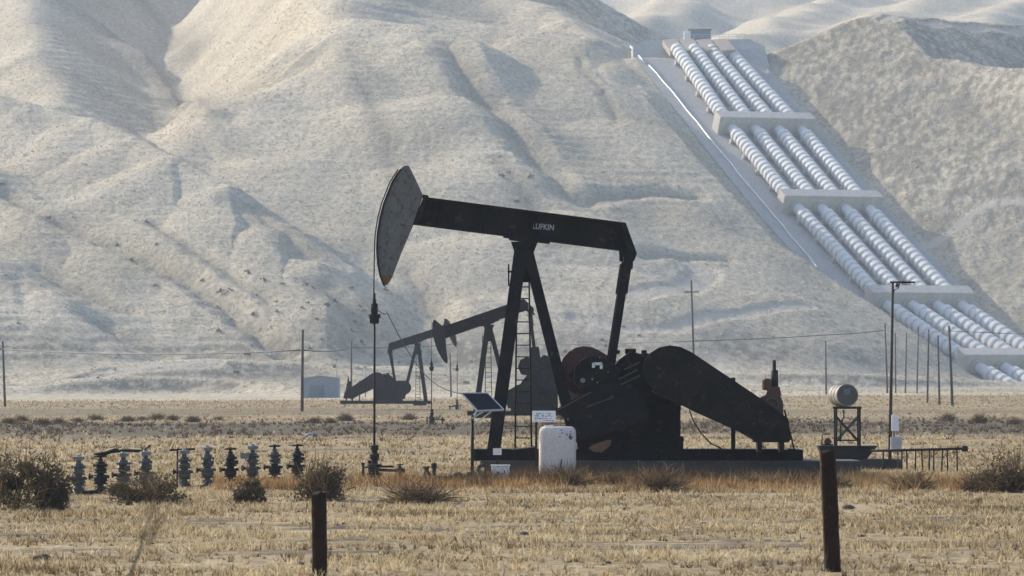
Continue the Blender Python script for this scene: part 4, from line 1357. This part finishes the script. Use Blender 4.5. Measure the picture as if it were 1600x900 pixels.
# pipe rail on posts
r = empty('pipe_rail', at(1438, 130.5), "long dark pipe rail on a row of thin posts", 'railing')
o = r.location
a_, b_ = lp(1362, 704.5, o, 130.5), lp(1510, 701, o, 130.5)
MB().tube([a_, a_.lerp(b_, .5), b_], .036, 8).build('rail', M['dark_steel'], r)
MB().lathe([(.04, 0), (.08, .02), (.08, .16), (.05, .18)], b_ - Vector((.14, 0, 0)), (1, 0, 0), 10).build('end_valve', M['dark_steel'], r)
for px, tilt in ((1380, 0), (1390, 2), (1409, 0), (1416.5, 1), (1431, -1), (1440, 2), (1452, 0), (1459, 0), (1473, -2), (1480, 1), (1495, 1)):
    t0_, t1_ = lp(px + tilt, 740, o, 130.5), lp(px, 702.5, o, 130.5)
    MB().tube([t0_, t1_], .024, 6).build('post', M['dark_steel'], r)

# ------------------------------------------------------------------ poles and cables
def pole_ground(px, d):
    x = (px - 800.0) * d / F
    z = float(hills_height(np.array([x]), np.array([d]))[0]) if d > ZONE else ground_z(x, d)
    return Vector((x, d, z))
poles = {}
def make_pole(key, px, top_px, top_py, d, label, rad=.14, arm=None, name='utility_pole', group='wooden poles across the plain'):
    p = pole_ground(px, d)
    r = empty(name, p, label, 'pole', group)
    t_ = Vector(world_pt(top_px, top_py, d)) - p
    MB().tube([(0, 0, -.3), t_ * .5, t_], [rad, rad * .88, rad * .75], 8).build('pole', M['wood'], r)
    if arm:
        z_, w_ = arm
        zz = (Vector(world_pt(top_px, z_, d)) - p); f_ = zz.z / t_.z
        cc = t_ * f_
        MB().bar(cc + Vector((-w_ / 2, -.15, -.0)), cc + Vector((w_ / 2, -.15, .02)), .14, .14).build('crossarm', M['wood'], r)
        for s_ in (-.45, -.3, .3, .45):
            MB().lathe([(.03, 0), (.06, .08), (.03, .16)], cc + Vector((w_ * s_, -.15, .08)), n=6).build('insulator', M['steel'], r)
    poles[key] = p + t_
    return r
make_pole('a', 8, 4, 533, 480, "wooden pole at the far left edge of the plain")
make_pole('b', 472, 473, 515, 405, "wooden pole standing alone left of the pumpjacks")
make_pole('c', 549, 549, 533, 640, "thin distant pole behind the far pumpjack's belt guard")
make_pole('d', 705, 703, 552, 690, "distant pole between the two smaller pumpjacks' rods")
make_pole('e', 1086, 1080, 438, 608, "tall pole with a crossarm rising behind the big pumpjack's belt guard", .16, arm=(456.5, 1.95))
make_pole('f', 1291, 1290, 532, 680, "lone distant pole above the raised drum")
for k, (tx, ty, bx_, by_, lab) in enumerate(((1382.7, 505, 1386.7, 616, "first pole from the left in the cluster, just left of the service pole"), (1398.7, 520, 1399.7, 617.5, "short pole in the cluster, just right of the service pole"), (1416.5, 519, 1414.7, 618.7, "third pole from the left in the cluster, thin"), (1435, 511, 1432.8, 622.7, "fourth pole from the left in the cluster"), (1451, 514.7, 1449, 633, "fifth pole from the left in the cluster"), (1465.5, 524, 1468, 634.7, "shortest pole in the cluster, second from its right end"), (1482.7, 509, 1488.5, 637, "tall leaning pole at the right end of the cluster"))):
    d_ = min(690.0, HC * F / (by_ - 598))
    make_pole('g%d' % k, bx_, tx, ty, d_, lab, .15 if k in (0, 6) else .12, group='poles clustered right of the drum')

def cable(pts_px, label, rad=.05, sag=.5):
    P = [Vector(world_pt(*q)) for q in pts_px]
    out = []
    for a_, b_ in zip(P[:-1], P[1:]):
        for k in range(10):
            t_ = k / 10
            q = a_.lerp(b_, t_); q.z -= sag * 4 * t_ * (1 - t_); out.append(q)
    out.append(P[-1])
    tag(MB().tube(out, rad, 5).build('overhead_cable', M['rope']), label, 'cable', 'cables strung between the poles')
cable([(-260, 548, 520), (4.5, 545.5, 480)], "short cable end at the left edge, joining the leftmost pole", .05, .2)
cable([(4.5, 545.5, 480), (473, 547, 405)], "sagging cable from the leftmost pole to the lone pole", .055, .45)
cable([(473, 547, 405), (549, 543, 640)], "cable from the lone pole to the thin distant pole", .055, .3)
cable([(549, 543, 640), (703, 538.5, 690), (1081, 533, 608)], "long cable passing behind the pumpjacks to the tall crossarm pole", .06, .2)
cable([(1081, 533, 608), (1290, 523.5, 680), (1383, 516, 690)], "cable from the tall crossarm pole to the pole cluster", .06, .1)
cable([(1383, 516, 690), (1482.7, 517, 468), (1900, 524, 600)], "cable leaving the pole cluster towards the right edge", .04, .3)

# pale shed and light masts at the foot of the hills
p = pole_ground(503, 695)
r = empty('metal_shed', p, "pale blue metal shed far off at the foot of the hills", 'shed')
MB().prism([(-2.6, -.2), (2.6, -.2), (2.6, 2.9), (0, 3.2), (-2.6, 2.9)], -4, 4).build('wall', M['shed'], r)
MB().prism([(-2.8, 2.86), (0, 3.2), (2.8, 2.86), (2.8, 2.96), (0, 3.31), (-2.8, 2.96)], -4.2, 4.2).build('roof', M['shed_roof'], r)
MB().box((-.6, -4.03, .95), (2.2, .06, 1.9)).build('door', M['shed_dark'], r)
for px, ty, lab in ((526, 563, "thin pale mast standing beside the distant shed"), (571, 574, "thin pale mast behind the far pumpjack's belt guard")):
    p = pole_ground(px, 698)
    r = empty('light_mast', p, lab, 'mast', 'pale masts by the shed')
    t_ = Vector(world_pt(px, ty, 698)) - p
    MB().tube([(0, 0, -.2), t_], [.10, .06], 6).build('pole', M['shed_roof'], r)
    MB().box(t_ + Vector((0, 0, .1)), (.5, .3, .16)).build('lamp_head', M['shed_roof'], r)

# fence posts in front
def fence_post(px_t, py_t, px_b, d, w, label, seed):
    p = at(px_b, d)
    t_ = Vector(world_pt(px_t, py_t, d)) - p
    rr = random.Random(seed)
    mb = MB(); n, m_ = 14, 16
    vs, fs = [], []
    for i in range(n + 1):
        f_ = i / n
        c_ = Vector((0, 0, -.15)).lerp(t_, f_)
        for k in range(m_):
            a_ = 2 * math.pi * k / m_ + .3
            sq = 1 / max(abs(math.cos(a_)), abs(math.sin(a_)))
            rad = w / 2 * min(sq, 1.16) * (1 + rr.uniform(-.05, .05)) * (1.0 - .03 * f_)
            zz = c_.z + (rr.uniform(-.03, .03) if i == n else 0)
            vs.append((c_.x + rad * math.cos(a_), c_.y + rad * math.sin(a_), zz))
    for i in range(n):
        for k in range(m_):
            fs.append((i * m_ + k, i * m_ + (k + 1) % m_, (i + 1) * m_ + (k + 1) % m_, (i + 1) * m_ + k))
    mb.add(vs, fs); mb.add(vs[-m_:], [tuple(range(m_))])
    fo = mb.build('fence_post', M['wood_post']); fo.location = p
    return tag(fo, label, 'fence post', 'old wooden fence posts')
fence_post(498, 770, 500, 60.5, .20, "short dark wooden fence post in front of the dry grass, left of centre", 3)
fence_post(1293, 706, 1302, 61.5, .215, "tall leaning rust-brown wooden fence post in front of the drum", 5)

# ------------------------------------------------------------------ shrubs, grass, stones
def blades(P, n_per, h, w, lean, rng_, curve=True):
    """P: (N,3) roots. Returns triangle vertices (N*n,3,3) and a tint per vertex"""
    N = len(P); K = N * n_per
    root = np.repeat(P, n_per, 0)
    hh = np.repeat(h, n_per) * rng_.uniform(.45, 1.1, K)
    a = rng_.uniform(0, 2 * np.pi, K)
    r0 = rng_.uniform(0, 1, K) ** .5 * np.repeat(h, n_per) * .35
    root = root + np.stack([np.cos(a) * r0, np.sin(a) * r0, np.zeros(K)], -1)
    b = a + rng_.normal(0, .9, K)
    ln = np.abs(rng_.normal(0, lean, K)) * hh
    tip = root + np.stack([np.cos(b) * ln, np.sin(b) * ln, hh], -1)
    f = rng_.uniform(0, np.pi, K)
    ww = w * rng_.uniform(.5, 1.4, K)
    sd_ = np.stack([np.cos(f) * ww / 2, np.sin(f) * ww / 2, np.zeros(K)], -1)
    V = np.stack([root - sd_, root + sd_, tip], 1)
    t = np.clip(np.repeat(.46 + .45 * fbm(P[:, 0] / 6.0, P[:, 1] / 3.0, 3, 44) + rng_.uniform(-.26, .26, N), n_per) + rng_.normal(0, .30, K), 0, 1)
    return V.reshape(-1, 3), np.repeat(t, 3)

def grass(name, N, d0, d1, n_per, h0, h1, w, lean, mat, dens, seed, px0=-260, px1=1860, attrs=None):
    g_ = np.random.default_rng(seed)
    u = g_.uniform(0, 1, N * 3)
    d = np.sqrt(d0 * d0 + u * (d1 * d1 - d0 * d0)) if d1 / d0 < 3 else d0 * (d1 / d0) ** u
    px = g_.uniform(px0, px1, N * 3)
    x = (px - 800) * d / F
    keep = g_.uniform(0, 1, N * 3) < dens(x, d)
    x, d = x[keep][:N], d[keep][:N]
    z = field_height(x, d)
    h = g_.uniform(h0, h1, len(x)) * (1 + .5 * np.clip(fbm(x / 3, d / 4, 2, seed), -1, 1))
    V, t = blades(np.stack([x, d, z], -1), n_per, h, w, lean, g_)
    o = np_mesh(name, V, np.arange(len(V)).reshape(-1, 3), mat, {'tint': t})
    return tag(o, kind='stuff')

def patch(x, y): return np.clip(.60 + .8 * fbm(x / 2.6, y / 5.0, 3, 33) + .5 * fbm(x / 9.0, y / 1.8, 2, 34) - .8 * bands(x, y), .03, 1)
grass('dry_grass', 30000, 52, 140, 9, .05, .15, .022, .8, M['straw'], patch, 1)
grass('dry_grass', 12000, 140, 460, 7, .06, .20, .06, .8, M['straw'], lambda x, y: np.clip(patch(x, y) - bands(x, y) * .6, .03, 1), 2)
grass('grey_scrub', 2600, 195, 330, 9, .10, .28, .06, .9, M['brush'], lambda x, y: np.clip(bands(x, y) * 1.1 * patch(x / 2, y / 2), 0, 1), 3)
grass('dry_grass', 9000, 460, 680, 6, .08, .25, .12, .8, M['straw'], lambda x, y: np.clip(patch(x / 2, y / 3) - bands(x, y) * .5, .03, 1), 12)
grass('roadside_grass', 1500, 42, 58, 10, .12, .30, .012, .9, M['straw'], patch, 8)
def weed_zone(x, y):
    px = 800 + x * F / y
    w = np.exp(-((y - (112.5 + 1.5 * fbm(x / 4, y / 9, 2, 5))) / 4.2) ** 2) * sstep(520, 620, px)
    w = w * np.clip(.35 + 1.3 * fbm(x / 2.0, y / 3, 3, 55), .02, 1)
    return w
grass('rusty_weeds', 3000, 104, 119, 12, .14, .42, .022, .7, M['weed'], weed_zone, 4, 480, 1760)
grass('rusty_weeds', 900, 114.5, 118.6, 14, .20, .55, .016, .9, M['brush'], lambda x, y: np.clip(.3 + fbm(x / 1.2, y / 3, 2, 77), 0, 1), 14, 690, 1380)
grass('rusty_weeds', 420, 107, 117, 12, .12, .34, .022, .7, M['weed'], lambda x, y: np.clip(.4 + fbm(x / 1.5, y / 3, 2, 66), 0, 1), 6, 330, 560)

def leaf_cloud(w, h, dep, n, size, seed, lumps=15):
    g_ = np.random.default_rng(seed)
    cx0 = g_.uniform(-.42, .42, lumps)
    C = np.stack([cx0 * w, g_.uniform(-.3, .3, lumps) * dep, g_.uniform(.10, .80, lumps) * (1 - 1.6 * cx0 ** 2) * h], -1)
    Rr = g_.uniform(.09, .36, lumps)
    k = g_.integers(0, lumps, n)
    v = g_.normal(0, 1, (n, 3)); v /= np.linalg.norm(v, axis=1)[:, None]
    rad = g_.uniform(.25, 1.1, n) ** .6 * Rr[k]
    p = C[k] + v * rad[:, None] * np.array([w * .8, dep * .8, h])
    p[:, 2] = np.abs(p[:, 2])
    up = g_.normal(0, 1, (n, 3)) + np.array([0, 0, .8]); up /= np.linalg.norm(up, axis=1)[:, None]
    sd_ = np.cross(up, g_.normal(0, 1, (n, 3))); sd_ /= np.linalg.norm(sd_, axis=1)[:, None] + 1e-9
    s = (size * g_.uniform(.5, 1.5, n))[:, None]
    V = np.stack([p - sd_ * s * .35, p + up * s * .9 , p + sd_ * s * .35, p - up * s * .5], 1).reshape(-1, 3)
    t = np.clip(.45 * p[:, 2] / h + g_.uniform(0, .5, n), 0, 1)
    return V, np.arange(4 * n).reshape(-1, 4), np.repeat(t, 4)

def twig_cloud(w, h, dep, n, rad, seed, spread=1.0):
    g_ = np.random.default_rng(seed)
    V, Fs, T = [], [], []
    for i in range(n):
        a = g_.uniform(0, 2 * np.pi); el = g_.uniform(.12, 1.4)
        L = g_.uniform(.55, 1.1)
        e = np.array([math.cos(a) * math.cos(el) * w * .55, math.sin(a) * math.cos(el) * dep * .55, math.sin(el) * h]) * L
        b = np.array([g_.normal(0, .10) * w, g_.normal(0, .10) * dep, 0])
        if i % 3:                      # side twig
            b = b + e * g_.uniform(.3, .7); e = e * .45 + g_.normal(0, .14, 3) * np.array([w, dep, h])
        bend = g_.normal(0, .07, 3) * np.array([w, dep, h])
        s = np.cross(e, g_.normal(0, 1, 3)); s /= np.linalg.norm(s) + 1e-9
        t_ = float(np.clip(g_.uniform(0, 1), 0, 1)); o_ = len(V)
        for q, rr_ in ((0, 1), (.4, .8), (.75, .5), (1, .2)):
            c_ = b + e * q + bend * math.sin(q * 3.1); c_[2] = max(c_[2], -.02)
            V += [c_ - s * rad * rr_, c_ + s * rad * rr_]; T += [t_, t_]
        for q in range(3): Fs.append((o_ + 2 * q, o_ + 2 * q + 1, o_ + 2 * q + 3, o_ + 2 * q + 2))
    return np.array(V), np.array(Fs), np.array(T)

def shrub(px, base_py, wpx, hpx, kind, label, seed, d=None, group='desert shrubs on the field', cat='shrub', name='desert_shrub'):
    d = d or HC * F / (base_py - 598)
    r = empty(name, at(px, d) - Vector((0, 0, .03)), label, cat, group)
    w, h = wpx * d / F, hpx * d / F
    dep = min(w, 1.6)
    if kind in ('sage', 'mix'):
        n = int(2600 * w * h) + 400
        V, Fq, T = leaf_cloud(w, h, dep, n if kind == 'sage' else n // 2, .05, seed)
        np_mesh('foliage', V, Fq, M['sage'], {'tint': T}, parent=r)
    nt_ = {'sage': 130, 'mix': 340, 'dead': 560}[kind]
    V, Fq, T = twig_cloud(w * (1.05 if kind != 'dead' else 1), h * (1.12 if kind != 'dead' else 1), dep, nt_, .011, seed + 50)
    np_mesh('branches', V, Fq, M['brush'], {'tint': T}, parent=r)
    return r
shrub(30, 795, 146, 98, 'sage', "biggest dark bushy shrub, cut by the left edge", 101)
shrub(82, 795, 46, 44, 'sage', "low dark shrub merging into the biggest one's right flank", 117)
shrub(222, 787, 122, 52, 'sage', "wide low shrub in front of the third and fourth valve risers", 102)
shrub(390, 786, 56, 46, 'sage', "small round shrub below the eighth valve riser", 103)
shrub(503, 783, 84, 70, 'mix', "tall twiggy shrub behind the short fence post", 104)
shrub(655, 786, 116, 40, 'dead', "wide low dead brush below the wellhead", 105)
shrub(890, 764, 78, 38, 'dead', "brown dead brush at the foot of the white tank", 106)
shrub(1028, 770, 94, 48, 'dead', "brown dead tumbleweed in front of the big pumpjack's pad", 107)
shrub(1425, 769, 76, 36, 'dead', "dead brush below the pipe rail", 108)
shrub(1575, 771, 120, 64, 'mix', "dark twiggy shrub at the right edge", 109)
shrub(1522, 770, 50, 32, 'dead', "small dead brush left of the dark twiggy shrub", 110)
shrub(1310, 768, 60, 26, 'dead', "low dead brush around the leaning fence post", 111)
shrub(745, 762, 60, 20, 'dead', "low dead brush under the solar panel", 112)
shrub(1180, 760, 90, 22, 'dead', "sparse dead brush before the right half of the concrete pad", 113)
shrub(1105, 757, 70, 24, 'dead', "tangle of dead stalks before the pad, under the belt guard's middle", 121)
shrub(960, 760, 60, 26, 'dead', "tangle of dead stalks between the white tank and the tumbleweed", 122)
shrub(1250, 757, 64, 24, 'dead', "tangle of dead stalks at the concrete pad's right end", 123)
rr = random.Random(3)
far_sh = None
for k, px in enumerate((14, 34, 66, 92, 122, 150, 200, 222, 246, 270, 302, 340, 492, 516, 540, 640, 880, 950, 1480, 1530, 1585)):
    d_ = rr.uniform(275, 318)
    lab = "small grey sage clump along the dark strip of far soil"
    if far_sh is None or k % 5 == 0:
        far_sh = shrub(px, 0, 26, 12, 'dead', lab, 300 + k, d=d_, group='sage clumps along the dark strip', name='sage_clump')
    else:
        o = copy_tree(far_sh); o.location = at(px, d_)
        o.rotation_euler.z = rr.uniform(0, 6.2)
    if k % 5: 
        s_ = rr.uniform(.6, 1.2); o.scale = (s_, s_, s_ * rr.uniform(.8, 1.1))

# tall dead weed close to the camera
r = empty('dead_weed', at(212, 21) , "blurred tall dead weed stalk close to the camera", 'weed')
o = r.location
main = [Vector((-.02, 0, 0)), lp(200, 905, o, 21), lp(219, 860, o, 21), lp(229, 820, o, 21), lp(242, 788, o, 21)]
MB().tube(main, [.009, .0075, .006, .0045, .003], 6).build('stem', M['wood'], r)
V, Fq, T = twig_cloud(.16, .34, .12, 26, .0028, 9)
tw = np_mesh('side_twigs', V, Fq, M['brush'], {'tint': T}, parent=r); tw.location = lp(226, 850, o, 21); tw.rotation_euler = (0, math.radians(18), 0)

# scattered clods and stones
def stone_mesh(seed):
    g_ = random.Random(seed)
    bm = bmesh.new(); bmesh.ops.create_icosphere(bm, subdivisions=2, radius=.5)
    for v in bm.verts:
        f_ = 1 + .25 * math.sin(v.co.x * 5 + seed) * math.cos(v.co.y * 6 - seed) + g_.uniform(-.10, .10)
        v.co *= f_; v.co.z *= .6
    me = bpy.data.meshes.new('clod'); bm.to_mesh(me); bm.free(); me.materials.append(M['clod']); return me
sm = [stone_mesh(k) for k in range(4)]
CL = [(60, 878, 34), (188, 808, 14), (1325, 795, 22), (1438, 833, 18), (1540, 797, 18), (978, 795, 14), (820, 832, 16), (1050, 760, 10), (400, 706, 9), (130, 698, 10), (360, 686, 9), (308, 690, 8), (640, 690, 8), (585, 705, 8),
      (1515, 683, 10), (1430, 666, 7), (1480, 672, 6), (1590, 676, 9), (1420, 648, 8), (1552, 655, 7), (1465, 660, 6), (240, 664, 8), (75, 662, 9), (1345, 835, 12), (1170, 855, 12), (470, 884, 14), (950, 880, 12), (1100, 815, 10)]
for k, (px, py, s_) in enumerate(CL):
    d_ = HC * F / (py - 598)
    o = bpy.data.objects.new('dirt_clod', sm[k % 4]); COL.objects.link(o)
    w_ = s_ * d_ / F
    o.location = at(px, d_) + Vector((0, 0, w_ * .10)); o.scale = (w_, w_ * .9, w_ * .75); o.rotation_euler = (0, 0, k * 1.3)
    tag(o, "small dark clod of earth lying in the dry grass", 'clod', 'clods scattered over the field')
me = stone_mesh(9); me.materials.clear(); me.materials.append(M['bluestone'])
o = bpy.data.objects.new('boulder', me); COL.objects.link(o); d_ = HC * F / (683 - 598)
o.location = at(485, d_) + Vector((0, 0, .05)); o.scale = (.62, .5, .55)
tag(o, "blue-grey boulder on the field beyond the valve risers", 'boulder')

# bushes dotted over the lower slopes
bush_me = []
for k in range(4):
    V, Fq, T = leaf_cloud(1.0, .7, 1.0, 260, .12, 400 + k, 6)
    b0 = np_mesh('hillside_bush', V, Fq, M['hillbush'], {'tint': T}); bush_me.append(b0.data); bpy.data.objects.remove(b0)
g_ = np.random.default_rng(17)
cl = []
for P, dep, w in GULLY_W[4:5] + GULLY_W[6:8] + GULLY_W[10:11]:
    for _ in range(9):
        q = P[g_.integers(0, len(P))]; cl.append((q[0] + g_.normal(0, 3), q[1] + g_.normal(0, 4)))
for _ in range(46):
    px, py = g_.uniform(20, 1040), g_.uniform(440, 612)
    h = ray_hit(hills_raw, px, py, n=431); cl.append((h[0], h[1]))
cx_ = np.array([c[0] for c in cl]); cy_ = np.array([c[1] for c in cl]); cz_ = hills_height(cx_, cy_)
for k in range(len(cl)):
    o = bpy.data.objects.new('hillside_bush', bush_me[k % 4]); COL.objects.link(o)
    s_ = float(g_.uniform(.5, 1.3)); o.scale = (s_ * 1.2, s_, s_); o.rotation_euler = (0, 0, k * 2.1)
    o.location = (cx_[k], cy_[k], cz_[k] - .08)
    tag(o, "small dark bush on the pale lower slopes", 'bush', 'bushes dotted over the lower slopes')
